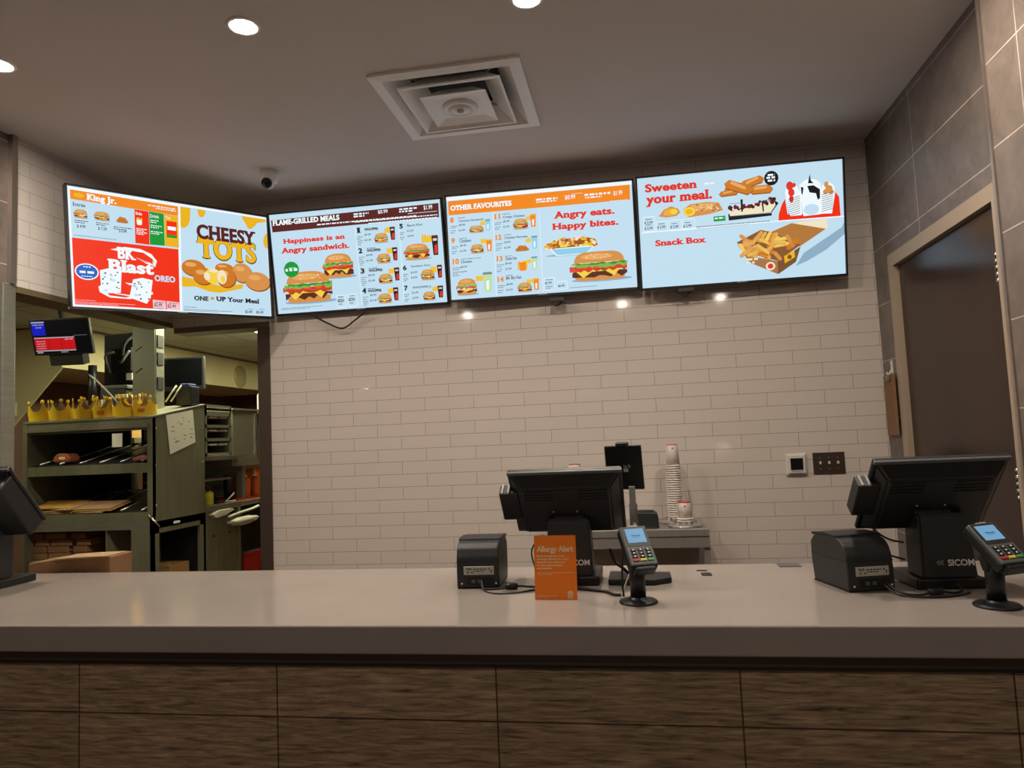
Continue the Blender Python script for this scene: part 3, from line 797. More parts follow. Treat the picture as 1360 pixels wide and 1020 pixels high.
('e','cre',0.3895,0.6519,0.0039,0.0043,0),
('e','bn3',0.3275,0.6775,0.004,0.0043,0),
('e','cre',0.3787,0.6699,0.004,0.0044,0),
('e','bn3',0.3805,0.6763,0.004,0.0043,0),
('e','cre',0.3627,0.67,0.0039,0.0044,0),
('e','bn3',0.3196,0.6634,0.004,0.0043,0),
('e','cre',0.3966,0.6998,0.0039,0.0043,0),
('e','bn3',0.3973,0.6484,0.0039,0.0044,0),
('e','cre',0.3649,0.7068,0.0039,0.0043,0),
('e','bn3',0.3902,0.6978,0.004,0.0043,0),
('e','cre',0.3973,0.6655,0.004,0.0043,0),
('e','bn3',0.2974,0.7108,0.004,0.0044,0),
('e','cre',0.3607,0.6771,0.0039,0.0044,0),
('e','bn3',0.3725,0.6545,0.004,0.0043,0),
('e','cre',0.3152,0.7174,0.0039,0.0043,0),
('e','bn3',0.3929,0.704,0.004,0.0043,0),
('e','cre',0.3878,0.6989,0.0039,0.0043,0),
('e','bn3',0.3797,0.6616,0.0039,0.0044,0),
('e','cre',0.3875,0.6738,0.0039,0.0043,0),
('e','bn3',0.3879,0.6939,0.004,0.0043,0),
('e','cre',0.3649,0.6902,0.004,0.0044,0),
('e','bn3',0.3887,0.6607,0.004,0.0043,0),
('e','cre',0.3426,0.6826,0.0039,0.0043,0),
('e','bn3',0.2938,0.7191,0.004,0.0044,0),
('e','cre',0.3562,0.6825,0.004,0.0043,0),
('e','bn3',0.3859,0.6707,0.004,0.0044,0),
('e','cre',0.3059,0.6981,0.004,0.0043,0),
('e','bn3',0.3753,0.6774,0.004,0.0043,0),
('e','cre',0.2911,0.6729,0.004,0.0044,0),
('e','bn3',0.3824,0.7015,0.004,0.0044,0),
('e','cre',0.3507,0.6896,0.004,0.0044,0),
('e','bn3',0.3777,0.6892,0.004,0.0044,0),
('e','cre',0.3163,0.6892,0.0039,0.0043,0),
('e','bn3',0.3977,0.6984,0.0039,0.0044,0),
('p','blk',[(0.445,0.588),(0.6567,0.5897),(0.6926,0.6694),(0.6361,0.743),(0.6588,0.7178),(0.6811,0.6713),(0.6493,0.6052),(0.447,0.6093)]),
('p','cre',[(0.4491,0.6378),(0.5342,0.6742),(0.6737,0.6868),(0.677,0.6506),(0.6529,0.5932),(0.4545,0.5908)]),
('e','mar',0.4559,0.6644,0.0104,0.0204,0),
('e','drk',0.4643,0.6525,0.0094,0.0201,0),
('e','pnk',0.4728,0.6451,0.0074,0.0204,0),
('e','mar',0.4818,0.6669,0.0086,0.0198,0),
('e','mar',0.4903,0.6608,0.0113,0.0132,0),
('e','drk',0.4986,0.647,0.008,0.013,0),
('e','pnk',0.5075,0.6618,0.0088,0.0169,0),
('e','mar',0.5158,0.6495,0.0109,0.0115,0),
('e','mar',0.5248,0.6716,0.01,0.0163,0),
('e','drk',0.5332,0.6595,0.0096,0.0122,0),
('e','pnk',0.5421,0.6773,0.0115,0.015,0),
('e','mar',0.5503,0.6612,0.0124,0.0177,0),
('e','mar',0.559,0.666,0.0102,0.0146,0),
('e','drk',0.5674,0.6597,0.0095,0.0205,0),
('e','pnk',0.5763,0.6822,0.0117,0.0193,0),
('e','mar',0.5847,0.6734,0.0094,0.0128,0),
('e','mar',0.5932,0.6697,0.0089,0.018,0),
('e','drk',0.6021,0.6933,0.0074,0.0128,0),
('e','pnk',0.6102,0.6719,0.0079,0.0204,0),
('e','mar',0.619,0.6886,0.01,0.0149,0),
('e','mar',0.6274,0.6818,0.0074,0.0154,0),
('e','drk',0.6357,0.6727,0.0079,0.0179,0),
('e','pnk',0.6446,0.6953,0.0085,0.0116,0),
('e','mar',0.6533,0.7075,0.012,0.0196,0),
('e','mar',0.6613,0.6825,0.0113,0.0209,0),
('e','drk',0.6702,0.7062,0.01,0.0162,0),
('p','blk',[(0.5079,0.7288),(0.5196,0.7297),(0.5177,0.6194),(0.5099,0.6207)]),
('p','blk',[(0.6104,0.683),(0.6181,0.6818),(0.6199,0.6028),(0.6137,0.6038)]),
('p','blk',[(0.4466,0.5877),(0.6567,0.5869),(0.6579,0.5638),(0.4475,0.5515)]),
('d','drk',0.4565,0.6971,0.0623,0.0043),
('r','grn',0.3735,0.554,0.4318,0.5995),
('d','wht',0.3793,0.5739,0.0457,0.0144),
('r','wht',0.0214,0.5129,0.0795,0.6515),
('r','sky',0.0238,0.5177,0.0772,0.6467),
('r','wht',0.0846,0.506,0.1435,0.5974),
('r','sky',0.087,0.5107,0.1412,0.5926),
('r','wht',0.1512,0.5011,0.2128,0.6015),
('r','sky',0.1535,0.5059,0.2104,0.5967),
('r','wht',0.218,0.4997,0.2785,0.5996),
('r','sky',0.2203,0.5044,0.2762,0.5949),
('t','drk','$ 2.99',0.0264,0.5845,0.0678,0.6074,1),
('d','drk',0.0338,0.6216,0.0293,0.0059),
('t','drk','$ 2.99',0.0253,0.5331,0.0666,0.5561,1),
('d','drk',0.0327,0.5703,0.0292,0.0058),
('t','drk','$ 2.99',0.0898,0.5349,0.1308,0.5578,1),
('d','drk',0.0971,0.5719,0.0291,0.0059),
('t','drk','$ 2.99',0.1553,0.5276,0.1961,0.5505,1),
('d','drk',0.1625,0.5645,0.029,0.0059),
('t','drk','$ 2.99',0.2213,0.5261,0.2619,0.5489,1),
('d','drk',0.2285,0.5629,0.0288,0.0058),
('d','drk',0.2868,0.5159,0.3601,0.0058),
('d','drk',0.2865,0.5028,0.2605,0.0058),
('p','red',[(0.6885,0.5089),(0.691,0.5699),(0.7077,0.6526),(0.7237,0.6997),(0.7331,0.5631),(0.9447,0.536),(0.9636,0.7199),(0.9802,0.6778),(0.9847,0.5056)]),
('p','wht',[(0.7246,0.7564),(0.8009,0.7646),(0.8014,0.545),(0.7443,0.5442)]),
('p','wht',[(0.8877,0.7638),(0.9609,0.7372),(0.9448,0.543),(0.8771,0.5398)]),
('p','wht',[(0.794,0.8152),(0.8974,0.8113),(0.8884,0.538),(0.8089,0.5338)]),
('e','wht',0.8452,0.7922,0.0466,0.0619,0),
('e','wht',0.7591,0.7647,0.0318,0.0621,0),
('e','wht',0.9287,0.7427,0.0329,0.0672,0),
('e','rd2',0.7483,0.809,0.0167,0.0395,0),
('e','rd2',0.7551,0.7512,0.0151,0.0339,0),
('e','rd2',0.7542,0.6946,0.0106,0.0311,0),
('e','rd2',0.7674,0.8128,0.0106,0.0197,0),
('p','blk',[(0.8459,0.8977),(0.8496,0.8408),(0.8621,0.8133),(0.8357,0.8178)]),
('p','blk',[(0.8316,0.7946),(0.8618,0.7964),(0.8914,0.7561),(0.8903,0.6788),(0.8789,0.6667),(0.8721,0.7242),(0.8421,0.7364)]),
('p','blk',[(0.8013,0.7928),(0.814,0.7835),(0.8078,0.721),(0.8027,0.736)]),
('e','bn2',0.9219,0.793,0.0105,0.0252,0),
('e','bn2',0.9342,0.7558,0.0164,0.028,0),
('e','bn2',0.9173,0.7306,0.012,0.0224,0),
('e','bn2',0.9435,0.7261,0.0134,0.0196,0),
('p','drk',[(0.7389,0.6943),(0.7948,0.7161),(0.7948,0.7119),(0.7389,0.6901)]),
('p','drk',[(0.8983,0.7099),(0.9518,0.7289),(0.9517,0.7247),(0.8982,0.7057)]),
('p','drk',[(0.7386,0.6759),(0.7946,0.6978),(0.7945,0.6935),(0.7386,0.6717)]),
('p','drk',[(0.898,0.6916),(0.9515,0.7107),(0.9515,0.7065),(0.898,0.6874)]),
('p','drk',[(0.7384,0.6575),(0.7943,0.6794),(0.7942,0.6752),(0.7383,0.6533)]),
('p','drk',[(0.8978,0.6734),(0.9513,0.6925),(0.9512,0.6883),(0.8977,0.6691)]),
('p','drk',[(0.7381,0.6391),(0.794,0.661),(0.794,0.6568),(0.738,0.6348)]),
('p','drk',[(0.8975,0.6551),(0.9511,0.6742),(0.951,0.67),(0.8975,0.6509)]),
('p','drk',[(0.7378,0.6207),(0.7938,0.6427),(0.7937,0.6384),(0.7377,0.6164)]),
('p','drk',[(0.8973,0.6368),(0.9508,0.656),(0.9508,0.6518),(0.8972,0.6326)]),
('p','drk',[(0.7375,0.6022),(0.7935,0.6243),(0.7934,0.62),(0.7374,0.598)]),
('p','drk',[(0.897,0.6185),(0.9506,0.6378),(0.9505,0.6336),(0.897,0.6143)]),
('p','drk',[(0.7372,0.5838),(0.7932,0.6059),(0.7931,0.6016),(0.7372,0.5795)]),
('p','drk',[(0.8968,0.6002),(0.9503,0.6195),(0.9503,0.6153),(0.8967,0.596)]),
('p','drk',[(0.7369,0.5653),(0.7929,0.5875),(0.7929,0.5832),(0.7369,0.5611)]),
('p','drk',[(0.8965,0.5819),(0.9501,0.6013),(0.95,0.5971),(0.8965,0.5777)]),
('p','drk',[(0.7367,0.5469),(0.7927,0.5691),(0.7926,0.5648),(0.7366,0.5426)]),
('p','drk',[(0.8963,0.5636),(0.9498,0.583),(0.9498,0.5788),(0.8962,0.5594)]),
('e','sky',0.8475,0.5871,0.0362,0.0479,0),
('p','wht',[(0.0101,0.5118),(0.6825,0.5142),(0.6823,0.5056),(0.0099,0.503)]),
('p','wht',[(0.6825,0.5142),(1.0012,0.5086),(1.0011,0.4973),(0.6823,0.5042)]),
('p','shd',[(0.7643,0.1012),(0.8041,0.21),(0.8966,0.3102),(0.988,0.4093),(1.0036,0.4632),(1.0022,0.3507),(0.9105,0.2229),(0.8183,0.1365)]),
('p','cre',[(0.7624,0.4844),(0.9179,0.4937),(0.9221,0.4125),(0.7978,0.2965)]),
('p','kr2',[(0.654,0.4213),(0.7509,0.4819),(0.9129,0.4068),(0.7859,0.2698),(0.6836,0.3423)]),
('p','kr3',[(0.4816,0.3511),(0.6002,0.444),(0.654,0.4185),(0.79,0.2834),(0.6806,0.1561),(0.5268,0.2503)]),
('p','kr1',[(0.4813,0.3366),(0.5419,0.2192),(0.6768,0.1566),(0.6772,0.0385),(0.5409,0.1615)]),
('p','kr4',[(0.6768,0.1566),(0.7897,0.2692),(0.7648,0.1369),(0.6772,0.0385)]),
('p','bn2',[(0.5692,0.3447),(0.5628,0.3639),(0.5712,0.3788),(0.6408,0.3589),(0.6472,0.3398),(0.6389,0.3248)]),
('p','bn2',[(0.5695,0.3518),(0.5647,0.3662),(0.571,0.3774),(0.6406,0.3575),(0.6454,0.3431),(0.6392,0.3319)]),
('p','bn2',[(0.6172,0.2431),(0.6235,0.2614),(0.6347,0.2532),(0.6467,0.1901),(0.6405,0.1718),(0.6292,0.18)]),
('p','bn4',[(0.6195,0.2472),(0.6241,0.2609),(0.6326,0.2548),(0.6445,0.1917),(0.6399,0.178),(0.6314,0.1841)]),
('p','bn2',[(0.6333,0.3418),(0.6252,0.3587),(0.6319,0.3763),(0.6863,0.3788),(0.6943,0.3619),(0.6877,0.3444)]),
('p','fr1',[(0.6332,0.349),(0.6271,0.3617),(0.6321,0.3749),(0.6865,0.3774),(0.6926,0.3647),(0.6876,0.3516)]),
('p','bn2',[(0.6034,0.2179),(0.5931,0.2296),(0.5965,0.2506),(0.6387,0.2783),(0.649,0.2665),(0.6456,0.2457)]),
('p','fr2',[(0.6026,0.2248),(0.5948,0.2337),(0.5974,0.2493),(0.6396,0.2771),(0.6473,0.2683),(0.6448,0.2526)]),
('p','bn2',[(0.5122,0.3189),(0.5111,0.3411),(0.5225,0.347),(0.5776,0.2755),(0.5787,0.2533),(0.5674,0.2474)]),
('p','bn1',[(0.5136,0.3253),(0.5127,0.342),(0.5212,0.3464),(0.5763,0.2748),(0.5772,0.2582),(0.5687,0.2538)]),
('p','bn2',[(0.6631,0.2731),(0.6544,0.2889),(0.6604,0.3074),(0.7248,0.3193),(0.7335,0.3035),(0.7275,0.2851)]),
('p','fr1',[(0.6628,0.2803),(0.6563,0.2921),(0.6608,0.306),(0.7252,0.3179),(0.7317,0.306),(0.7273,0.2922)]),
('p','bn2',[(0.5614,0.2945),(0.5645,0.3156),(0.5764,0.3137),(0.6087,0.2299),(0.6057,0.2088),(0.5937,0.2106)]),
('p','bn2',[(0.5633,0.2998),(0.5656,0.3156),(0.5746,0.3142),(0.6069,0.2304),(0.6046,0.2145),(0.5957,0.2159)]),
('p','bn2',[(0.5142,0.3332),(0.5086,0.3533),(0.5177,0.3669),(0.5665,0.3455),(0.5722,0.3254),(0.5631,0.3118)]),
('p','bn4',[(0.5147,0.3403),(0.5105,0.3554),(0.5173,0.3656),(0.5662,0.3442),(0.5704,0.3291),(0.5636,0.3189)]),
('p','bn2',[(0.669,0.3427),(0.6666,0.3645),(0.6774,0.3724),(0.7357,0.3107),(0.738,0.2889),(0.7273,0.281)]),
('p','fr1',[(0.6701,0.3492),(0.6683,0.3656),(0.6764,0.3715),(0.7347,0.3098),(0.7364,0.2935),(0.7284,0.2876)]),
('p','bn2',[(0.5226,0.2769),(0.5106,0.2797),(0.5089,0.3019),(0.5427,0.3652),(0.5546,0.3623),(0.5563,0.3402)]),
('p','fr2',[(0.5209,0.2829),(0.5119,0.285),(0.5107,0.3016),(0.5444,0.365),(0.5534,0.3628),(0.5546,0.3462)]),
('p','bn2',[(0.5987,0.2437),(0.6044,0.2627),(0.6159,0.2556),(0.6301,0.1918),(0.6244,0.1728),(0.613,0.1798)]),
('p','bn1',[(0.6009,0.2481),(0.6052,0.2623),(0.6138,0.257),(0.628,0.1932),(0.6238,0.1789),(0.6152,0.1842)]),
('p','bn2',[(0.5136,0.2598),(0.5047,0.2755),(0.5107,0.2943),(0.5803,0.3088),(0.5892,0.2931),(0.5833,0.2743)]),
('p','fr1',[(0.5133,0.267),(0.5066,0.2788),(0.5111,0.2929),(0.5808,0.3073),(0.5874,0.2956),(0.583,0.2815)]),
('p','bn2',[(0.4961,0.3931),(0.4959,0.4153),(0.5076,0.4193),(0.5499,0.3543),(0.55,0.3322),(0.5384,0.3281)]),
('p','bn2',[(0.4976,0.3993),(0.4975,0.4159),(0.5062,0.4189),(0.5485,0.3539),(0.5486,0.3373),(0.5399,0.3343)]),
('p','bn2',[(0.52,0.3434),(0.5259,0.3621),(0.5373,0.3546),(0.5582,0.256),(0.5523,0.2372),(0.5408,0.2447)]),
('p','bn4',[(0.5222,0.3477),(0.5266,0.3617),(0.5352,0.3561),(0.556,0.2575),(0.5516,0.2434),(0.543,0.249)]),
('p','bn2',[(0.5849,0.2579),(0.5794,0.278),(0.5884,0.2916),(0.6334,0.2716),(0.639,0.2516),(0.63,0.238)]),
('p','fr1',[(0.5854,0.265),(0.5812,0.2801),(0.588,0.2902),(0.6331,0.2703),(0.6372,0.2553),(0.6305,0.2451)]),
('p','bn2',[(0.5236,0.2548),(0.515,0.2711),(0.5212,0.2895),(0.5934,0.2998),(0.6019,0.2837),(0.5957,0.2653)]),
('p','fr2',[(0.5233,0.2621),(0.5169,0.2742),(0.5216,0.288),(0.5937,0.2984),(0.6001,0.2863),(0.5955,0.2725)]),
('p','bn2',[(0.6273,0.2897),(0.6319,0.3096),(0.6436,0.3046),(0.6617,0.2407),(0.6571,0.2208),(0.6454,0.2257)]),
('p','bn1',[(0.6293,0.2944),(0.6328,0.3094),(0.6416,0.3056),(0.6597,0.2417),(0.6562,0.2268),(0.6475,0.2305)]),
('p','bn2',[(0.6566,0.2219),(0.6589,0.2434),(0.6708,0.2427),(0.6977,0.1801),(0.6953,0.1586),(0.6835,0.1592)]),
('p','bn2',[(0.6584,0.2274),(0.6602,0.2435),(0.669,0.243),(0.696,0.1803),(0.6942,0.1643),(0.6853,0.1647)]),
('p','bn2',[(0.5005,0.2983),(0.4914,0.3136),(0.497,0.3327),(0.5594,0.349),(0.5685,0.3338),(0.5629,0.3147)]),
('p','bn4',[(0.5001,0.3055),(0.4933,0.317),(0.4975,0.3313),(0.5599,0.3476),(0.5667,0.3362),(0.5625,0.3219)]),
('p','bn2',[(0.67,0.3252),(0.6614,0.3411),(0.6673,0.3595),(0.7197,0.369),(0.7284,0.3532),(0.7225,0.3348)]),
('p','fr1',[(0.6697,0.3324),(0.6632,0.3442),(0.6677,0.3581),(0.7201,0.3676),(0.7266,0.3558),(0.7222,0.3419)]),
('p','bn2',[(0.6411,0.2489),(0.6293,0.2527),(0.6282,0.2748),(0.6617,0.3328),(0.6734,0.329),(0.6746,0.307)]),
('p','fr2',[(0.6396,0.255),(0.6307,0.2578),(0.6298,0.2744),(0.6634,0.3324),(0.6722,0.3296),(0.6731,0.3131)]),
('p','bn2',[(0.6479,0.3142),(0.6364,0.3099),(0.6311,0.3301),(0.653,0.4171),(0.6645,0.4213),(0.6698,0.4011)]),
('p','bn1',[(0.6458,0.319),(0.6372,0.3158),(0.6332,0.331),(0.6552,0.4179),(0.6638,0.4211),(0.6678,0.4059)]),
('p','bn2',[(0.5895,0.3421),(0.586,0.3635),(0.5963,0.3736),(0.6472,0.3317),(0.6507,0.3103),(0.6404,0.3002)]),
('p','fr1',[(0.5904,0.3489),(0.5878,0.365),(0.5955,0.3725),(0.6464,0.3306),(0.649,0.3145),(0.6413,0.307)]),
('p','bn2',[(0.5153,0.2782),(0.5118,0.2998),(0.5223,0.3098),(0.5638,0.275),(0.5673,0.2534),(0.5568,0.2435)]),
('p','bn2',[(0.5162,0.2851),(0.5136,0.3012),(0.5215,0.3087),(0.563,0.2739),(0.5656,0.2577),(0.5578,0.2503)]),
('p','bn2',[(0.5037,0.2089),(0.4923,0.2171),(0.4936,0.2391),(0.5458,0.296),(0.5571,0.2878),(0.5558,0.2659)]),
('p','bn4',[(0.5025,0.2156),(0.494,0.2217),(0.495,0.2382),(0.5471,0.2951),(0.5556,0.289),(0.5546,0.2725)]),
('p','bn2',[(0.6467,0.3097),(0.6396,0.3281),(0.6474,0.3441),(0.7131,0.3335),(0.7201,0.3152),(0.7124,0.2993)]),
('p','fr1',[(0.6469,0.3169),(0.6415,0.3306),(0.6473,0.3426),(0.713,0.3321),(0.7183,0.3184),(0.7126,0.3064)]),
('p','bn2',[(0.5744,0.2243),(0.5693,0.2448),(0.5786,0.2577),(0.6313,0.2305),(0.6365,0.2102),(0.6272,0.1972)]),
('p','bn1',[(0.575,0.2314),(0.5711,0.2467),(0.5782,0.2564),(0.6309,0.2292),(0.6347,0.214),(0.6277,0.2043)]),
('p','bn2',[(0.5366,0.2084),(0.5267,0.2216),(0.531,0.242),(0.5784,0.2654),(0.5883,0.2522),(0.5839,0.2319)]),
('p','fr1',[(0.536,0.2154),(0.5285,0.2254),(0.5318,0.2406),(0.5791,0.2641),(0.5865,0.2541),(0.5833,0.2389)]),
('p','bn2',[(0.7178,0.3668),(0.7225,0.3865),(0.734,0.3812),(0.7607,0.2847),(0.756,0.2649),(0.7445,0.2701)]),
('p','bn2',[(0.7199,0.3715),(0.7234,0.3862),(0.732,0.3823),(0.7587,0.2857),(0.7552,0.2709),(0.7465,0.2748)]),
('p','bn2',[(0.6588,0.3288),(0.6473,0.3246),(0.642,0.3448),(0.6565,0.4025),(0.668,0.4067),(0.6733,0.3865)]),
('p','bn4',[(0.6567,0.3337),(0.6481,0.3305),(0.6441,0.3456),(0.6587,0.4034),(0.6673,0.4065),(0.6713,0.3914)]),
('p','bn2',[(0.5755,0.2955),(0.5752,0.3177),(0.5868,0.322),(0.6388,0.2441),(0.6392,0.222),(0.6276,0.2176)]),
('p','fr1',[(0.577,0.3017),(0.5767,0.3183),(0.5854,0.3216),(0.6375,0.2437),(0.6377,0.2271),(0.6291,0.2237)]),
('p','bn2',[(0.5265,0.2859),(0.5223,0.3071),(0.5324,0.3183),(0.5764,0.2872),(0.5806,0.266),(0.5705,0.2549)]),
('p','fr2',[(0.5273,0.2929),(0.5242,0.3088),(0.5317,0.3171),(0.5757,0.286),(0.5788,0.2702),(0.5713,0.2618)]),
('p','bn2',[(0.5662,0.3267),(0.5544,0.3299),(0.5529,0.3521),(0.597,0.4317),(0.6089,0.4284),(0.6103,0.4064)]),
('p','fr1',[(0.5647,0.3342),(0.5557,0.3366),(0.5546,0.3532),(0.5988,0.4328),(0.6076,0.4304),(0.6087,0.4138)]),
('p','fr2',[(0.601,0.3326),(0.5911,0.3321),(0.5882,0.35),(0.6166,0.4247),(0.6265,0.4252),(0.6294,0.4074)]),
('p','fr1',[(0.6283,0.336),(0.6185,0.3351),(0.6153,0.3528),(0.6396,0.4209),(0.6495,0.4218),(0.6526,0.4041)]),
('p','fr2',[(0.6594,0.3365),(0.6486,0.3375),(0.6462,0.3574),(0.6702,0.4111),(0.681,0.4101),(0.6834,0.3902)]),
('p','fr1',[(0.4886,0.3194),(0.4932,0.3395),(0.505,0.3348),(0.5272,0.2592),(0.5226,0.239),(0.5108,0.2437)]),
('p','fr2',[(0.5154,0.2415),(0.5116,0.2648),(0.5228,0.2758),(0.5767,0.2319),(0.5805,0.2086),(0.5693,0.1976)]),
('p','bn1',[(0.736,0.2452),(0.7208,0.2534),(0.7209,0.2827),(0.7678,0.3471),(0.783,0.339),(0.7829,0.3098)]),
('d','cre',0.5271,0.1808,0.0546,0.0173),
('d','cre',0.5266,0.1519,0.0393,0.0173),
('e','cre',0.6413,0.1155,0.0232,0.0374,0),
('e','rd2',0.6413,0.1155,0.0139,0.023,0),
('p','amb',[(0.7082,0.1952),(0.7587,0.238),(0.7617,0.1804),(0.711,0.1302)]),
('e','kr4',0.7349,0.1842,0.0107,0.02,0),
('t','rd2','Snack Box',0.0757,0.378,0.3329,0.4316,5),
],
}
# ------------------------------------------------------------------ the setting
def sbox(name,x0,x1,y0,y1,z0,z1,m): return struct(MB().box(x0,x1,y0,y1,z0,z1).build(name,m))
sbox('floor',-9,4,-3.2,11,-.1,0,m_floor)
# the front hall's ceiling stops where the kitchen starts
mb=MB(); vx,vy,vw=-.721,3.165,.285     # opening for the air vent
mb.box(-3.1,vx-vw,-3.2,4.34,CEIL,CEIL+.1); mb.box(vx+vw,1.5,-3.2,4.34,CEIL,CEIL+.1); mb.box(vx-vw,vx+vw,-3.2,vy-vw,CEIL,CEIL+.1); mb.box(vx-vw,vx+vw,vy+vw,4.34,CEIL,CEIL+.1)
struct(mb.build('ceiling',m_ceil))
mb=MB(); mb.box(-2.26,1.4,4.19,4.34,0,CEIL); mb.box(-2.94,-2.26,4.19,4.34,2.335,CEIL)
struct(mb.build('wall_back',m_tile))
# left: near pier, then a white tiled bulkhead over the pass opening
struct(MB().box(-3.1,-2.94,-3.2,2.95,0,CEIL).build('wall_left',m_stone))
struct(MB().box(-3.1,-2.94,2.95,4.34,2.365,CEIL).build('wall_left_bulkhead',m_tile_l))
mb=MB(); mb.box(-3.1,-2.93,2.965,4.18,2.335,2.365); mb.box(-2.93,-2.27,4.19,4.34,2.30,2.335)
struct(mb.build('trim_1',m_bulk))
struct(MB().box(-2.945,-2.915,2.935,2.965,2.37,CEIL).build('trim_2',m_trim))
struct(MB().box(-3.105,-2.925,2.90,2.975,0,2.37,bev=.004).build('trim_3',m_steel))
struct(MB().box(-2.335,-2.255,4.178,4.35,0,2.30).build('trim_4',m_jamb))
# right: door wall set back behind the near wall
mb=MB(); mb.box(1.365,1.5,2.70,2.80,0,CEIL); mb.box(1.365,1.5,2.80,3.955,2.385,CEIL); mb.box(1.365,1.5,3.955,4.19,0,CEIL)
struct(mb.build('wall_right',m_stone))
struct(MB().box(1.30,1.5,-3.2,2.70,0,CEIL).build('wall_right_near',m_stone2))
struct(MB().box(1.293,1.36,2.694,2.712,0,CEIL).build('trim_5',m_trim))
d=bpy.data.objects.new('door_1',None); COL.objects.link(d); struct(d); d.location=(1.365,3.37,0)
mb=MB(); mb.box(1.352-1.365,.1,-.57+.0,-.51,0,2.32); mb.box(-.013,.1,.515,.585,0,2.32); mb.box(-.013,.1,-.57,.585,2.32,2.385)
mb.build('door_frame',m_frame,d)
MB().box(.012,.055,-.505,.508,.01,2.312).build('door_leaf',m_door,d)
for z in (2.07,1.27,.35):
    mb=MB()
    for k in range(5): mb.lathe([(.0085,0),(.0085,.0235)],14,M=Matrix.Translation((-.004,-.492,z-.06+k*.0245)))
    mb.box(.006,.014,-.50,-.46,z-.06,z+.06); mb.build('hinge',m_brass,d)
# ------------------------------------------------------------------ kitchen shell
sbox('wall_kitchen_left',-5.55,-5.4,2.95,9,0,2.7,m_kwall)
sbox('wall_kitchen_back',-5.5,1,8.9,9,0,2.7,m_kwall)
sbox('wall_kitchen_right',-1.2,-1.1,4.34,9,0,2.7,m_kwall)
sbox('wall_kitchen_front',-5.5,-3.1,2.85,2.95,0,2.7,m_kwall)
mb=MB(); mb.box(-5.5,-3.1,2.9,4.34,2.585,2.66); mb.box(-5.5,-1.1,4.34,9,2.585,2.66); struct(mb.build('ceiling_kitchen',m_kceil))
# ------------------------------------------------------------------ counter: top and tiled front
ctr=thing('stone_worktop','long pale grey stone counter top with a thick square front edge','counter',(0,1.80,0))
mb=MB(); mb.box(-2.94,1.30,0,.82,.976,CT,bev=.006,seg=3); mb.build('stone_slab',m_quartz,ctr)
cf=thing('tiled_counter','wood look plank tiles facing the front of the counter','counter',(0,1.83,0))
mb=MB(); mb.box(-2.92,1.285,0,.70,0,.942); mb.build('tile_face',m_wood,cf)
mb=MB(); mb.box(-2.92,1.285,-.002,.70,.945,.976); mb.build('top_band',m_jamb,cf)
mb=MB(); mb.box(-2.92,1.285,-.008,.0,.940,.946); mb.build('edge_strip',mat('dark_edge_strip','#2e2620',.5,.4),cf)
# the two small cut-outs and marks in the top
for x,y,w,h in ((.196,2.50,.034,.018),(.205,2.435,.032,.05)):
    o=MB().box(-w/2,w/2,-h/2,h/2,0,.0012).build('grommet_slot',m_blkm,None,(x,y,CT)); tag(o,'small dark slot in the counter top between the two tills, '+('far one' if y>2.47 else 'larger near one'),'slot')
# ------------------------------------------------------------------ ceiling fittings
lights=[]
def downlight(x,y,label,glow=None):
    t=thing('recessed_downlight',label,'ceiling light',(x,y,CEIL),(0,0,0),'round recessed ceiling downlights')
    MB().lathe([(.044,-.001),(.046,-.006),(.060,-.005),(.063,0)],40).build('trim_ring',m_white,t)
    MB().lathe([(.0,-.0045),(.0435,-.0045),(.0435,-.002)],40).build('lens',glow or m_glow,t)
downlight(-1.364,2.375,'round downlight glowing in the ceiling above the crown shelf, left of the air vent')
downlight(-2.44,2.386,'round downlight at the left edge of the ceiling near the left wall')
downlight(-.298,2.46,'round downlight at the top edge just above the air vent')
downlight(.77,2.46,'round downlight in front of the dessert menu screen at the right')
for x in (-2.0,-.06,1.1): downlight(x,-.36,'round downlight over the customer side of the counter',m_glow2)
v=thing('air_vent','square white stepped air diffuser in the ceiling','air vent',(-.721,3.165,CEIL))
mb=MB(); w=.335
def ring(mb,a,za,b,zb,mi=0,M=None):
    vs=[]
    for r,z in ((a,za),(b,zb)): vs+=[(-r,-r,z),(r,-r,z),(r,r,z),(-r,r,z)]
    mb.add(vs,[(i,(i+1)%4,4+(i+1)%4,4+i) for i in range(4)],mi,False,M)
ring(mb,.335,0,.335,-.012); ring(mb,.335,-.012,.285,-.016); ring(mb,.285,-.016,.205,.075); mb.build('outer_frame',m_white,v)
mb=MB(); ring(mb,.284,0,.284,.1); mb.add([(-.284,-.284,.1),(.284,-.284,.1),(.284,.284,.1),(-.284,.284,.1)],[(0,1,2,3)]); mb.build('duct_throat',m_blkm,v)
mb=MB(); ring(mb,.232,-.022,.232,-.03); ring(mb,.232,-.03,.222,-.03); ring(mb,.222,-.03,.135,.05); ring(mb,.232,-.022,.14,.055); mb.build('middle_cone',m_white,v)
mb=MB(); ring(mb,.152,-.036,.152,-.042); ring(mb,.152,-.042,.095,-.030); ring(mb,.152,-.036,.07,.03); mb.add([(-.095,-.095,-.030),(.095,-.095,-.030),(.095,.095,-.030),(-.095,.095,-.030)],[(0,1,2,3)])
mb.lathe([(.085,-.030),(.078,-.042),(.062,-.044),(.052,-.036),(.05,-.045),(0,-.046)],32); ic=mb.build('inner_cone',m_white,v)
MB().lathe([(.016,-.045),(.016,-.051),(0,-.051)],20).build('centre_screw',m_lgrey,ic)
for a in (45,135,225,315):
    MB().tube([(.17*math.cos(R_(a)),.17*math.sin(R_(a)),.03),(.30*math.cos(R_(a)),.30*math.sin(R_(a)),.05)],.005).build('strut',m_lgrey,v)
sc=thing('security_camera','white turret security camera hanging from the ceiling above the corner screen','camera',(-1.987,3.715,CEIL))
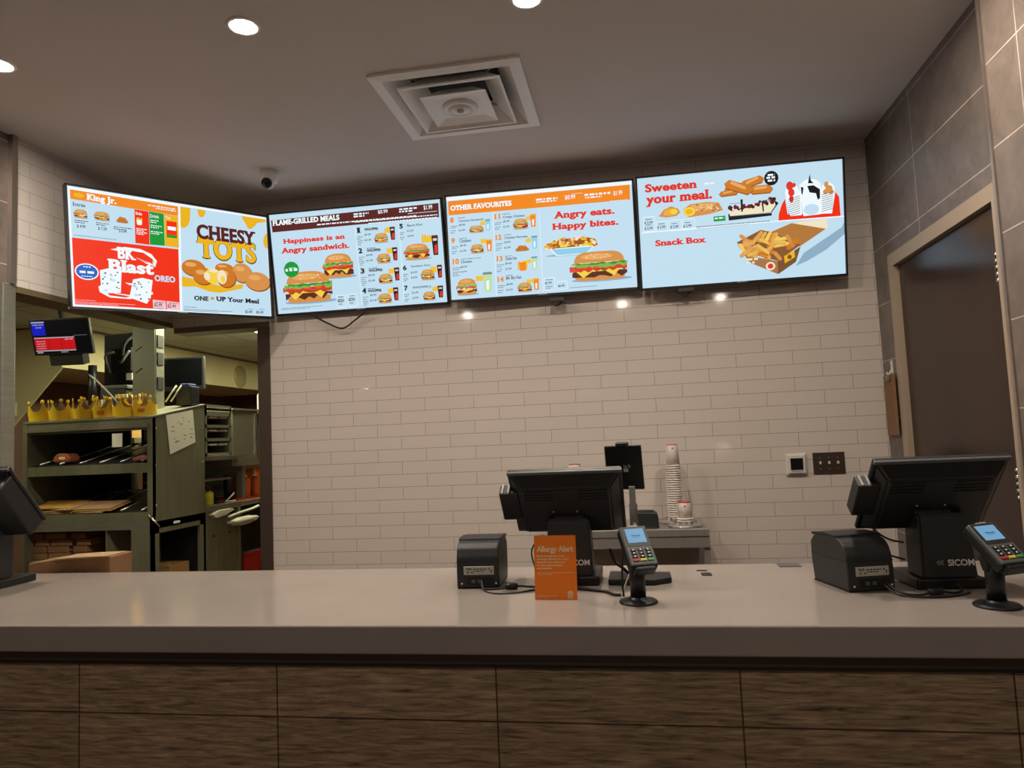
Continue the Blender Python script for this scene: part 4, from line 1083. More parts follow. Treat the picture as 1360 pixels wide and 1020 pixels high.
MB().lathe([(.052,0),(.052,-.035),(.046,-.06),(.040,-.062)],32).build('housing',m_white,sc)
Mx=Matrix.Translation((0,-.012,-.068))@Matrix.Rotation(R_(55),4,'X')@Matrix.Rotation(R_(0),4,'Z')
MB().lathe([(.0,-.036),(.012,-.035),(.026,-.026),(.034,-.01),(.036,.0),(.034,.012),(.024,.03),(0,.038)],28,M=Mx).build('eyeball',m_white,sc)
MB().lathe([(.031,.018),(.033,.020),(.027,.032),(.012,.041),(0,.0425)],28,M=Matrix.Translation((0,-.012,-.068))@Matrix.Rotation(R_(115),4,'X')).build('lens_cover',m_lens,sc)
# ------------------------------------------------------------------ menu screens
def tv(key,label,loc,yaw,tilt,roll,back,arms):
    W_,H_=1.11,.636
    t=thing('menu_screen',label,'menu screen',loc,(0,0,0),'menu screens'); t.rotation_mode='YXZ'; t.rotation_euler=(tilt,roll,yaw)
    mb=MB(); mb.box(-W_/2,W_/2,.004,.035,-H_/2,H_/2,bev=.003); mb.box(-W_*.36,W_*.36,.034,.060,-H_*.18,H_*.34,bev=.008)
    mb.build('casing',m_blk,t)
    b=.009; mb=MB()
    for x0,x1,z0,z1 in ((-W_/2,W_/2,H_/2-b,H_/2),(-W_/2,W_/2,-H_/2,-H_/2+b+.004),(-W_/2,-W_/2+b,-H_/2,H_/2),(W_/2-b,W_/2,-H_/2,H_/2)): mb.box(x0,x1,-.009,.006,z0,z1)
    mb.build('bezel',m_blk,t)
    A=Art(W_-2*b,H_-2*b-.004,pal_screen); A.run(ART[key]); A.build('display',t,(0,.0035,.002))
    mb=MB(); mb.box(-.028,.028,-.0092,-.004,-.311,-.306); 
    mb.build('maker_badge',m_lgrey,t)
    for x in arms:
        mb=MB(); mb.box(x-.02,x+.02,.058,.066,-.10,.2); mb.box(x-.012,x+.012,.06,back,-.10,.02); mb.build('bracket',m_blkm,t)
    return t
tv('one','menu screen angled across the corner, showing a red dessert panel and cheesy tots',(-2.454,3.562,2.609),R_(57.9),R_(1.5),R_(-3.1),.30,(-.05,.1))
tv('two','menu screen showing numbered burger meals and a brown banner',(-1.618,4.095,2.665),R_(1.3),R_(9.6),0,.075,(-.2,.2))
tv('three','menu screen with an orange banner and a red headline about happy bites',(-.482,4.075,2.661),R_(2.0),R_(4.5),0,.085,(-.2,.2))
tv('four','menu screen at the right with desserts and a box of fries',(.638,4.035,2.639),R_(.9),R_(8.6),0,.11,(-.2,.2))
tag(MB().tube(spline([(-1.94,4.12,2.345),(-1.84,4.135,2.285),(-1.74,4.13,2.245),(-1.66,4.135,2.29),(-1.58,4.12,2.34)]),.0055).build('hanging_cable',m_rub),'thin black cable looping below the burger meals screen','cable')
for x,n in ((.33,'small black sensor box under the dessert menu screen'),(-.40,'small black receiver box under the orange banner screen')):
    t=thing('signal_receiver',n,'receiver',(x,4.10,2.315)); MB().box(-.045,.045,-.03,.03,-.014,.012,bev=.003).build('box',m_blk,t); MB().tube([(.03,0,-.01),(.0,.0,-.035),(-.02,.0,-.03)],.004).build('cable',m_rub,t)
# ------------------------------------------------------------------ things on the back and right walls
t=thing('thermostat','white square thermostat with a dark display on the tiled wall','thermostat',(.872,4.19,1.31))
MB().box(-.056,.056,-.012,0,-.06,.06,bev=.004).build('back_plate',m_white_p,t); cv_=MB().box(-.048,.048,-.026,-.010,-.05,.052,bev=.005).build('cover',m_white_p,t)
MB().box(-.033,.033,-.0275,-.024,-.03,.034).build('display',m_screen,cv_)
MB().box(-.03,.03,-.0285,-.026,-.038,-.034).build('button_bar',m_lgrey,cv_)
t=thing('light_switch_plate','bronze plate with three white toggle switches beside the thermostat','light switch',(1.045,4.19,1.31))
MB().box(-.083,.083,-.006,0,-.0595,.0595,bev=.002).build('plate',m_bronze,t)
for x in (-.046,0,.046):
    MB().box(-.005,.005,-.017,-.004,-.004,.011,M=Matrix.Translation((x,0,0))@Matrix.Rotation(R_(0),4,'X'),bev=.0015).build('toggle',m_white_p,t)
    for z in (-.03,.03): MB().lathe([(.0028,0),(.0028,.0015),(0,.0018)],10,M=Matrix.Translation((x,-.006,z))@Matrix.Rotation(R_(90),4,'X')).build('screw',m_lgrey,t)
t=thing('clipboard','brown clipboard hanging on the stone wall beside the door','clipboard',(1.345,4.06,1.77),(0,0,R_(-4)))
MB().box(-.004,.004,-.105,.09,-.32,.0,bev=.0015).build('board',m_clip,t); MB().box(-.012,-.003,-.05,.04,-.035,-.005,bev=.003).build('clip',m_brass,t)
t=thing('wall_hook','white plastic hook holding the clipboard','hook',(1.365,4.05,1.80)); 
MB().box(-.006,0,-.013,.013,-.03,.045,bev=.002).build('back_plate',m_white_p,t); MB().tube(spline([(-.004,0,.0),(-.016,0,-.022),(-.026,0,-.028),(-.032,0,-.014)],5),.005).build('prong',m_white_p,t)
o=MB().box(-.035,.035,-.03,.03,0,.002).build('tape_square',m_grey,None,(.49,2.575,CT)); tag(o,'small grey tape square on the counter beside the right receipt printer','tape')
# ------------------------------------------------------------------ tills
def pos(label,loc,yaw,lift=0,deep=0,nx=0):
    """point of sale terminal seen from behind; origin under the screen centre on the counter"""
    t=thing('point_of_sale_terminal',label,'till',loc,(0,0,yaw),'point of sale terminals')
    Z=.258+lift; T=Matrix.Translation((0,0,Z))@Matrix.Rotation(R_(40),4,'X'); w,h=.36,.27
    mb=MB(); mb.box(-w/2,w/2,0,.016,-h/2,h/2,M=T,bev=.005); mb.build('screen_bezel',m_blk,t)
    mb=MB(); mb.box(-w/2+.02,w/2-.02,.0155,.018,-h/2+.02,h/2-.02,M=T); mb.build('touch_glass',m_screen,t)
    # back shell, tapering towards the rear, with cooling slots in the mesh
    bm=bmesh.new(); a=[(-w/2+.006,0,-h/2+.006),(w/2-.006,0,-h/2+.006),(w/2-.006,0,h/2-.006),(-w/2+.006,0,h/2-.006)]; c=[(-w/2+.04,-.03,-h/2+.03),(w/2-.04,-.03,-h/2+.03),(w/2-.04,-.03,h/2-.05),(-w/2+.04,-.03,h/2-.05)]
    A=[bm.verts.new(p) for p in a]; B=[bm.verts.new(p) for p in c]
    bm.faces.new(A); bm.faces.new(B)
    for i in range(4): bm.faces.new((A[i],A[(i+1)%4],B[(i+1)%4],B[i]))
    bmesh.ops.recalc_face_normals(bm,faces=list(bm.faces)); bmesh.ops.bevel(bm,geom=list(bm.edges),offset=.006,segments=2,affect='EDGES')
    bs=MB().bm(bm,M=T).build('back_shell',m_blk,t)
    for s in (-1,1):
        mb=MB()
        for k in range(4): mb.box(s*.085-.045,s*.085+.045,-.0325,-.029,h/2-.062-k*.012,h/2-.058-k*.012,M=T)
        mb.build('cooling_slots',m_blkm,bs)
    mb=MB(); mb.box(-w/2,w/2,-.006,.003,h/2-.010,h/2+.001,M=T,bev=.002); mb.build('top_lip',m_grey,t)
    mb=MB(); mb.box(-w/2-.034,-w/2+.028,-.022,.022,-.055,.062,M=T,bev=.004); cr=mb.build('card_reader',m_blk,t)
    mb=MB(); mb.box(-w/2-.026,-w/2-.020,-.020,.020,.060,.067,M=T); mb.box(-w/2-.006,-w/2,-.020,.020,.060,.067,M=T); mb.build('reader_slot',m_lgrey,cr)
    mb=MB(); mb.box(-.05,.05,-.042,-.026,-.055,-.03,M=T,bev=.004); mb.build('tilt_hinge',m_blkm,t)
    mb=MB()
    for x in (-.045,.03): mb.lathe([(.003,0),(.003,.002),(0,.0024)],8,M=T@Matrix.Translation((x,-.031,-.012))@Matrix.Rotation(R_(90),4,'X'))
    mb.build('screws',m_lgrey,t)
    if deep: MB().box(-w/2+.012,w/2-.002,-deep,.0,-h/2+.002,h/2-.03,M=T,bev=.008).build('deep_back_cover',m_blk,t)
    # neck and foot
    bm=bmesh.new(); y0,y1=-.03,.085
    y1=.06
    P=[(-.074,y0-.008,.028),(.074,y0-.008,.028),(.074,y1,.028),(-.074,y1,.028),(-.066,y0+.012,.205+lift),(.066,y0+.012,.205+lift),(.066,.075,.205+lift),(-.066,.075,.205+lift)]
    P=[(p[0]+nx,p[1],p[2]) for p in P]; V=[bm.verts.new(p) for p in P]
    for f in ((0,1,2,3),(4,5,6,7),(0,1,5,4),(1,2,6,5),(2,3,7,6),(3,0,4,7)): bm.faces.new([V[i] for i in f])
    bmesh.ops.recalc_face_normals(bm,faces=list(bm.faces)); bmesh.ops.bevel(bm,geom=list(bm.edges),offset=.006,segments=2,affect='EDGES')
    nk=MB().bm(bm).build('neck',m_char,t)
    MB().box(-.092+nx,.092+nx,y0-.014,.15,0,.03,bev=.006).build('foot',m_blk,t)
    mb=MB(); vs,fs=textmesh('SICOM',.03); k=.0235; mb.flat=True
    L=MB(); sl=math.atan2(.02,.177)
    LM=Matrix.Translation((nx+.006,y0-.0098,.064))@Matrix.Rotation(R_(90)-sl,4,'X')
    L.add([(x*k-.012,y*k,0) for x,y in vs],[list(f) for f in fs],0,False,LM)
    for q in (-1,0,1):
        for a in (0,1): L.add([(-.036+q*.006,.0085+(0),0),(-.030+q*.006,.0085+.007,0),(-.0285+q*.006,.0085+.0055,0),(-.033+q*.006,.0085,0)] if a else [(-.036+q*.006,.0085,0),(-.030+q*.006,.0015,0),(-.0285+q*.006,.003,0),(-.033+q*.006,.0085,0)],[(0,1,2,3)],1,False,LM)
    L.build('badge',[m_wink,m_lgrey],nk)
    return t
pos('point of sale terminal behind the orange allergy sign at the middle of the counter',(-.224,2.312,CT),R_(-.6))
pos('point of sale terminal at the right end of the counter in front of the door',(.819,2.222,CT),R_(4.5),0,0,.02)
pos('point of sale terminal at the left edge of the picture, cut off by the frame',(-2.41,2.318,CT),R_(2),.078,.075,0)
def printer(label,loc,yaw):
    t=thing('receipt_printer',label,'receipt printer',loc,(0,0,yaw),'receipt printers')
    # side profile (y, z), y grows away from the viewer
    prof=[(0,0.004),(.0,.062),(.004,.098),(.014,.122),(.032,.138),(.055,.145),(.150,.145),(.178,.138),(.2,.118),(.2,.06),(.19,.004)]
    MB().prism(prof,0,-.068,.068,bev=.004).build('body',m_char,t)
    MB().prism([(.05,.1435),(.185,.1385),(.192,.146),(.12,.153),(.055,.151)],0,-.069,.069,bev=.002).build('paper_lid',m_blk,t)
    MB().box(-.0688,.0688,.002,.198,.083,.085).build('case_seam',m_blkm,t)
    MB().box(-.066,.066,.002,.195,0,.005).build('foot_plate',m_blkm,t)
    rl=MB().box(-.045,.052,-.0012,.02,.043,.069,bev=.001).build('rating_label',m_label,t)
    L=Art(.09,.022,lambda c:m_ink,.0002); L.txt('ink','TM-88',.04,.58,.24,.9,2); L.dash('ink',.3,.62,.5,.14); L.dash('ink',.3,.36,.42,.12); L.txt('ink','CE',.06,.12,.16,.42,2); L.ell('ink',.26,.27,.03,.12); L.rect('ink',.86,.55,.9,.85); L.rect('ink',.93,.2,.97,.6)
    L.build('label_print',rl,(.0035,-.0012,.056))
    MB().box(-.036,.05,-.001,.03,.012,.036).build('port_recess',m_blkm,t)
    mb=MB(); mb.box(-.02,-.008,-.004,.0,.018,.028); mb.box(.0,.012,-.004,.0,.018,.028); mb.build('connectors',m_grey,t)
    for x in (-.052,.058): MB().lathe([(.003,0),(.003,.0012),(0,.0014)],10,M=Matrix.Translation((x,-.0002,.016))@Matrix.Rotation(R_(90),4,'X')).build('screw',m_wink,t)
    return t
printer('black receipt printer left of the orange allergy sign',(-.514,2.245,CT),R_(2))
printer('black receipt printer with rear label at the right, beside the right till',(.628,2.162,CT),R_(14.5))
# cables
def cable(label,pts,r=.003,ferrite=None,m=None):
    t=thing('power_cable',label,'cable',pts[0])
    P=[tuple(Vector(p)-Vector(pts[0])) for p in pts]
    MB().tube(spline(P,10),r).build('cord',m or m_rub,t)
    if ferrite:
        a,b=[Vector(q)-Vector(pts[0]) for q in ferrite]; d=(b-a).normalized()
        MB().tube([a,a+d*.003,b-d*.003,b],[.006,.0095,.0095,.006],14).build('ferrite_bead',m_blk,t)
c=CT
cable('black cable with ferrite bead from the left receipt printer to the middle till',[(-.50,2.235,c+.02),(-.49,2.215,c+.006),(-.44,2.225,c+.0035),(-.40,2.23,c+.010),(-.35,2.24,c+.006),(-.28,2.235,c+.0035),(-.20,2.225,c+.0035),(-.14,2.20,c+.0035),(-.10,2.16,c+.0035)],.0033,((-.425,2.228,c+.0096),(-.385,2.232,c+.0096)))
cable('black cable looping on the counter below the left receipt printer',[(-.50,2.235,c+.025),(-.485,2.20,c+.004),(-.44,2.16,c+.0025),(-.38,2.17,c+.0025),(-.33,2.21,c+.0025),(-.28,2.25,c+.0025)],.0022)
cable('thick black cable lying right of the orange allergy sign',[(-.21,2.22,c+.006),(-.15,2.19,c+.005),(-.11,2.165,c+.005),(-.085,2.125,c+.005),(-.065,2.12,c+.005)],.0045)
cable('black cable hanging from the middle card reader to the counter',[(-.045,2.085,c+.165),(-.055,2.10,c+.10),(-.058,2.105,c+.04),(-.056,2.10,c+.004)],.003)
cable('thin white cable leaning from the middle card reader to the counter',[(-.03,2.075,c+.085),(-.045,2.095,c+.05),(-.062,2.11,c+.004)],.0022,None,m_paperw)
cable('black cable with ferrite bead from the right receipt printer to the right till',[(.665,2.155,c+.022),(.69,2.12,c+.005),(.73,2.10,c+.0035),(.775,2.115,c+.010),(.82,2.12,c+.004),(.845,2.13,c+.01),(.85,2.19,c+.02)],.0033,((.752,2.108,c+.0096),(.792,2.118,c+.0096)))
cable('second black cable lying in front of the right receipt printer',[(.655,2.152,c+.02),(.68,2.10,c+.003),(.74,2.075,c+.003),(.80,2.085,c+.003),(.84,2.11,c+.003),(.865,2.135,c+.003)],.0028)
cable('black cord drooping below the screen of the right till',[(.69,2.33,c+.165),(.70,2.315,c+.14),(.73,2.31,c+.12),(.765,2.30,c+.112)],.003)
cable('second black cord drooping in a loop behind the right till',[(.695,2.335,c+.165),(.695,2.325,c+.115),(.715,2.32,c+.08),(.765,2.30,c+.062)],.003)
cable('black cord hanging behind the left side of the orange sign',[(-.31,2.33,c+.15),(-.33,2.28,c+.135),(-.338,2.24,c+.11),(-.325,2.21,c+.07)],.0025)
cable('bundled black cables behind the foot of the middle till',[(-.10,2.36,c+.10),(-.085,2.355,c+.06),(-.06,2.34,c+.04),(-.04,2.36,c+.02),(-.02,2.38,c+.022)],.005)
# small black connector block beside the right printer
# orange allergy sign
sg=thing('allergy_sign','orange allergy alert card standing on the counter in front of the middle till','sign',(-.249,2.085,CT),(R_(-7),0,R_(-2.3)))
sgc=MB().box(-.0615,.0615,0,.003,.0,.181).build('card',m_org,sg)
MB().prism([(.003,.10),(.06,.008),(.063,.004),(.003,.094)],0,-.02,.02,M=Matrix.Identity(4)).build('easel_back',m_org,sg)
A=Art(.123,.181,lambda c:m_cream,.00015)
A.txt('c','Allergy Alert',.06,.745,.94,.835,6)
for k,(s_,w_) in enumerate((('Please be advised we are',.66),('currently offering new menu',.76),('items that may contain nuts',.68),('or other peanut spreads,',.62),('and sesame.',.36))):
    A.txt('c',s_,.06,.665-k*.048,.06+w_,.693-k*.048,2)
A.dash('c',.06,.41,.86,.008); A.dash('c',.06,.385,.36,.008); A.dash('c',.04,.055,.5,.008); A.dash('c',.04,.035,.3,.006)
A.poly('c',[(.775,.085),(.785,.118),(.815,.138),(.865,.138),(.895,.118),(.905,.085)]); A.poly('c',[(.775,.035),(.785,.022),(.815,.018),(.865,.018),(.895,.022),(.905,.035)])
A.rect('c',.77,.066,.91,.077); A.rect('c',.77,.044,.91,.056)
A.build('print',sgc,(0,0,.0905))
# card readers on stands
def reader(label,loc,yaw,tilt,roll=0):
    t=thing('card_reader_on_stand',label,'card reader',loc,(0,0,0),'card readers on round stands')
    MB().lathe([(.053,0),(.053,.004),(.050,.007),(.028,.010),(.023,.013),(.0225,.016)],48).build('round_foot',m_blk,t)
    MB().lathe([(.0215,.012),(.0215,.10),(.019,.102)],32).build('pole',m_blk,t)
    T=Matrix.Translation((.008,-.012,.158))@Matrix.Rotation(yaw,4,'Z')@Matrix.Rotation(tilt,4,'X')@Matrix.Rotation(roll,4,'Y')
    MB().prism([(-.012,.085),(.012,.085),(.034,.118),(-.020,.118)],0,-.022,.022,bev=.003).build('swivel_mount',m_blkm,t)
    mb=MB(); mb.box(-.040,.040,.002,.034,-.068,.066,M=T,bev=.008,seg=3); mb.build('shell',m_blk,t)
    mb=MB(); mb.box(-.0385,.0385,-.003,.004,-.066,.0635,M=T,bev=.004,seg=2); mb.build('face_plate',m_grey,t)
    mb=MB(); mb.box(-.034,.034,-.0036,-.001,-.006,.060,M=T); mb.build('screen_surround',m_blk,t)
    A=Art(.054,.047,lambda c:emit('reader_screen','#7fb4dc',.75) if c=='s' else emit('reader_text','#3c5f80',.5),.0001); A.rect('s',0,0,1,1); A.txt('t','Welcome!',.25,.45,.75,.56,3); A.dash('t',.3,.36,.4,.03)
    o=A.build('display',t); o.matrix_local=T@Matrix.Translation((0,-.0038,.030))
    mb=MB(); mb.box(-.014,.014,-.0042,-.002,.0605,.0645,M=T); mb.build('card_slot',m_lgrey,t)
    for r in range(3):
        for k in range(3):
            ky=MB().box(-.029+k*.021,-.0135+k*.021,-.0056,-.002,-.0215-r*.0105,-.0135-r*.0105,M=T,bev=.001).build('key',m_blk,t)
            MB().box(-.0235+k*.021,-.0195+k*.021,-.0060,-.0055,-.0195-r*.0105,-.0155-r*.0105,M=T).build('digit',m_wink,ky)
    for k,(c_,n) in enumerate(((m_red,'cancel_key'),(mat('yellow_key','#d8c02a',.5),'clear_key'),(mat('green_key','#3c9a4a',.5),'enter_key'))):
        MB().box(-.030+k*.021,-.0125+k*.021,-.0056,-.002,-.0535,-.0455,M=T,bev=.001).build(n,c_,t)
    MB().box(-.030,.030,.001,.030,-.078,-.064,M=T,bev=.004).build('lower_lip',m_blk,t)
    return t
reader('card reader with lit blue screen on a round black stand beside the orange sign',(-.015,2.046,CT),R_(20),R_(-44))
reader('card reader with lit screen on a round stand at the right end of the counter',(.864,1.985,CT),R_(14),R_(-50),R_(-4))
# pole display behind the middle till
pd=thing('pole_display','dark flat customer display on a metal pole behind the middle till','display',(-.006,2.335,CT))
MB().prism([(-.10,-.06),(.04,-.07),(.095,-.03),(.095,.06),(-.10,.085)],2,0,.018,bev=.004).build('foot',m_blk,pd)
MB().box(-.022,-.002,-.008,.012,.015,.30,bev=.002).build('pole',m_steelb,pd)
MB().box(-.026,.004,-.016,-.006,.075,.15,bev=.003).build('pole_cover',m_blk,pd)
mb=MB(); mb.box(-.024,-.020,-.014,-.006,.15,.245); mb.box(-.002,.002,-.014,-.006,.15,.245); mb.box(-.024,.002,-.014,-.006,.15,.16); mb.box(-.024,.002,-.014,-.006,.2,.206); mb.build('bracket',m_steelb,pd)
MB().box(-.014,-.004,-.016,-.010,.163,.185).build('tag',m_wink,pd)
T=Matrix.Translation((-.034,.03,.357))@Matrix.Rotation(R_(-9.8),4,'Z')@Matrix.Rotation(R_(11.4),4,'X')
MB().box(-.06,.06,0,.012,-.073,.073,M=T,bev=.003).build('panel',m_blk,pd)
MB().box(-.022,.02,-.006,.014,.070,.084,M=T,bev=.004).build('scanner_head',m_char,pd)
L=Art(.03,.03,lambda c:m_label,.0002); L.rect('l',.1,.05,.6,.45); L.txt('l','hp',.15,.55,.5,.85,1); L.rect('l',.65,.5,.72,.9); L.rect('l',.8,.5,.86,.8)
o=L.build('rear_label',pd); o.matrix_local=T@Matrix.Translation((.01,-.0002,.0))
# ------------------------------------------------------------------ steel table with cups against the tiled wall
tb=thing('steel_side_table','stainless steel table against the tiled wall, holding paper cups','table',(-.03,3.96,0))
MB().box(-.40,.375,-.20,.21,.985,1.025,bev=.004).build('table_top',m_tsteel,tb)
for x in (-.385,.345):
    for y in (-.185,.18): MB().box(x,x+.03,y,y+.03,0,.985).build('leg',m_tsteel,tb)
MB().box(-.37,.35,.19,.20,.3,.95).build('back_panel',m_tsteel,tb)
MB().box(-.37,.36,-.16,.19,.42,.45).build('lower_shelf',m_tsteel,tb)
MB().box(-.385,.375,-.195,-.18,.93,.985).build('apron',m_tsteel,tb)
bx=thing('black_tray_box','low black box with rounded corners on the steel table beside the cups','box',(.03,3.86,1.025))
MB().prism([(-.07,0),(.07,0),(.066,.07),(.05,.082),(-.06,.085),(-.07,.07)],1,-.06,.06,bev=.006).build('body',m_char,bx); MB().box(-.055,.045,-.05,.05,.0835,.086).build('top_opening',m_blkm,bx)
def disp(label,x,y):
    t=thing('cup_ring_holder',label,'cup holder',(x,y,1.025)); MB().lathe([(.090,0),(.092,.004),(.092,.010),(.060,.012),(.056,.026),(.050,.026),(.048,.003)],40).build('flange',m_steelb,t)
    for k in range(12):
        a=R_(k*30); MB().box(-.006,.006,-.003,.003,.012,.030,M=Matrix.Rotation(a,4,'Z')@Matrix.Translation((0,-.055,0))).build('spring_tab',m_steelb,t)
disp('round steel cup holder ring under the tall paper cup stack',.198,4.03)
disp('round steel cup holder ring under the short paper cup stack',.235,3.855)
def cup(label,loc,group,h=.118,r1=.0315,r2=.041,mark=True):
    """paper cup standing upside down: rim below, base above"""
    t=thing('paper_cup',label,'paper cup',loc,(0,0,R_(-8)),group)
    MB().lathe([(r2-.004,.004),(r1,h-.004),(r1-.002,h),(r1-.004,h),(r1-.0045,h-.008),(0,h-.008)],28).build('cup_wall',m_cup,t)
    MB().lathe([(r2-.002,0),(r2+.0025,.0008),(r2+.0035,.003),(r2+.0025,.0052),(r2-.002,.006)],28).build('rolled_rim',m_cup,t)
    if mark:
        a=R_(-82); mb=MB(); r=r1+.0018
        for k in range(-3,4): pass
        n=16; pts=[]
        for i in range(n):
            th=2*math.pi*i/n; dx=.0048*math.cos(th); z=h-.02+.0048*math.sin(th); rr=r2-.004+(r1-r2+.004)*(z/h)+.0012; an=a+dx/rr; pts.append((rr*math.cos(an),rr*math.sin(an),z))
        mb.add(pts,[list(range(n))]); mb.build('red_mark',m_cupr,t)
        mb=MB(); mb.lathe([(r1+.0003,h-.0035),(r1-.0012,h+.0004)],28); mb.build('red_band',m_cupr,t)
    return t
first=cup('upside down paper cup at the top of the tall stack',(.198,4.03,1.034+24*.0124),'paper cups in the tall stack')
first['label']='topmost cup of the tall upside down paper cup stack'
scan()
for k in range(24):
    c_=copy_tree(first,None,('red_mark','red_band')); c_.location=(.198+.0012*math.sin(k*.7),4.03,1.034+k*.0124)
    c_['label']='white paper cup nested in the tall stack, only its rim showing'
sh=cup('topmost cup of the short paper cup stack in front of the tall one',(.235,3.855,1.064),'paper cups in the short stack',h=.088,r1=.033,r2=.040); scan()
for k in range(2):
    c_=copy_tree(sh,None,('red_mark','red_band')); c_.location=(.235,3.855,1.040+k*.012); c_['label']='white paper cup at the bottom of the short stack'
tp=cup('topmost cup with a red band showing above the middle till',(-.335,3.93,1.025+18*.0124),'paper cups behind the middle till',r1=.034,r2=.043); scan()
for k in range(18):
    c_=copy_tree(tp,None,('red_mark','red_band')); c_.location=(-.335,3.93,1.025+k*.0124); c_['label']='white paper cup in the stack hidden behind the middle till'
# paper bag on the left of the counter
pb=thing('paper_bag','brown paper bag folded flat on the left end of the counter','paper bag',(-2.315,2.66,.99),(0,0,R_(3)))
mb=MB(); mb.prism([(-.20,0),(.165,0),(.168,.118),(.10,.120),(0,.114),(-.10,.110),(-.20,.098)],1,-.02,.12,bev=.004); mb.build('bag_body',m_kraft,pb)
mb=MB(); mb.prism([(-.08,.110),(.160,.119),(.160,.123),(.02,.120),(-.08,.115)],1,-.03,.10); mb.build('folded_top',m_kraftl,pb)
# ------------------------------------------------------------------ kitchen: sandwich chute
ch=thing('sandwich_chute','stainless sandwich chute with sloping shelves standing in the kitchen opening','food shelf',(-3.41,4.0,0))
x0,x1,D=-.462,.462,.545
def side(mb,x,t):
    mb.prism([(0,1.143),(D,1.143),(D,1.853),(0,1.755)],0,x,x+t)
mb=MB(); side(mb,x1-.014,.014); mb.build('side_panel',m_steeld,ch)
mb=MB(); side(mb,x0,.014); mb.build('side_panel',m_steeld,ch)
MB().prism([(-.005,1.748),(-.005,1.757),(D,1.855),(D,1.846)],0,x0,x1+.004).build('top_panel',m_steel,ch)
MB().box(x0,x1,0,.02,1.675,1.748).build('header',m_steeld,ch)
MB().box(x0+.03,x1-.03,-.012,.0,1.69,1.715).build('header_rail',m_steel,ch)
for x in (x0,x1-.035): MB().box(x,x+.035,-.003,.03,1.143,1.75).build('front_post',m_steeld,ch)
for z in (1.42,1.115):
    MB().box(x0,x1,0,.025,z-.01,z+.05).build('shelf_edge',m_steeld,ch)
    MB().prism([(.02,z+.035),(D-.02,z+.15),(D-.02,z+.16),(.02,z+.045)],0,x0+.014,x1-.014).build('sloped_shelf',m_char,ch)
    for k in range(6):
        x=x0+.10+k*.145; MB().tube([(x,.03,z+.062),(x,D-.06,z+.168)],.005).build('divider_rod',m_steelb,ch)
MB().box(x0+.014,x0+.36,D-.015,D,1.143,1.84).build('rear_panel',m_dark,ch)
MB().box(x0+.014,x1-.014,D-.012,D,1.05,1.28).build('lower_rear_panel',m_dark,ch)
# base cabinet
mb=MB(); mb.box(x0,x1,0,D,1.06,1.105); mb.build('work_deck',m_steel,ch)
MB().box(x1-.022,x1,0,D,1.03,1.143).build('side_rail',m_steeld,ch)
MB().box(x1-.15,x1,0,.02,0,1.06).build('front_panel',m_steeld,ch)
MB().box(x1-.02,x1,0,.06,0,1.06).build('leg',m_steeld,ch); MB().box(x1-.02,x1,D-.06,D,0,1.06).build('leg',m_steeld,ch)
MB().box(x0,x0+.02,0,D,0,1.06).build('base_side',m_steeld,ch)
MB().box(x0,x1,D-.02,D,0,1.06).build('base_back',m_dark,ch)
MB().box(x0+.02,x1-.02,.02,D-.02,.62,.64).build('base_shelf',m_steeld,ch)
MB().box(x0+.02,x1-.33,.02,D-.02,.86,.875).build('cubby_shelf',m_steeld,ch)
for px in (0,): MB().box(x1-.335,x1-.325,.01,D-.02,.64,1.06).build('cubby_divider',m_steeld,ch)
MB().box(x1,x1+.012,.20,.25,1.072,1.085).build('latch_plate',m_wink,ch)
MB().tube([(x1-.02,-.01,1.15),(x1+.02,.0,1.10),(x1+.03,.02,1.075)],.006).build('lever',m_steelb,ch)
for y in (.03,D-.03):
    for z in (1.2,1.45,1.68): MB().lathe([(.006,0),(.006,.003),(0,.004)],10,M=Matrix.Translation((x1,y,z))@Matrix.Rotation(R_(90),4,'Y')).build('bolt',m_steelb,ch)
mb=MB(); mb.box(-.04,.03,.0,.004,1.625,1.71); mb.build('hanging_tag',m_paperw,ch,loc=(.22,.0,-.05))
# boxes in the cubby and under the deck
for k,(x,w_) in enumerate(((-3.80,.10),(-3.66,.15),(-3.50,.10))):
    for j in range(4):
        o=MB().box(-w_/2,w_/2,0,.2,0,.04,bev=.004).build('folded_carton',m_kraft,None,(x+.008*j*(-1)**j,4.06,.877+j*.043)); tag(o,('leftmost','middle','rightmost')[k]+' pile of brown cartons under the chute, '+('bottom','second','third','top')[j]+' one','carton','folded cartons under the chute')
cb=thing('cardboard_box','small open cardboard box in the dark bay under the chute','box',(-3.09,4.22,.64))
mb=MB(); mb.box(-.10,.10,0,.2,0,.16); mb.build('box_body',m_card,cb); mb=MB(); mb.box(-.10,.10,-.004,0,.155,.18); mb.build('flap',m_kraftl,cb)
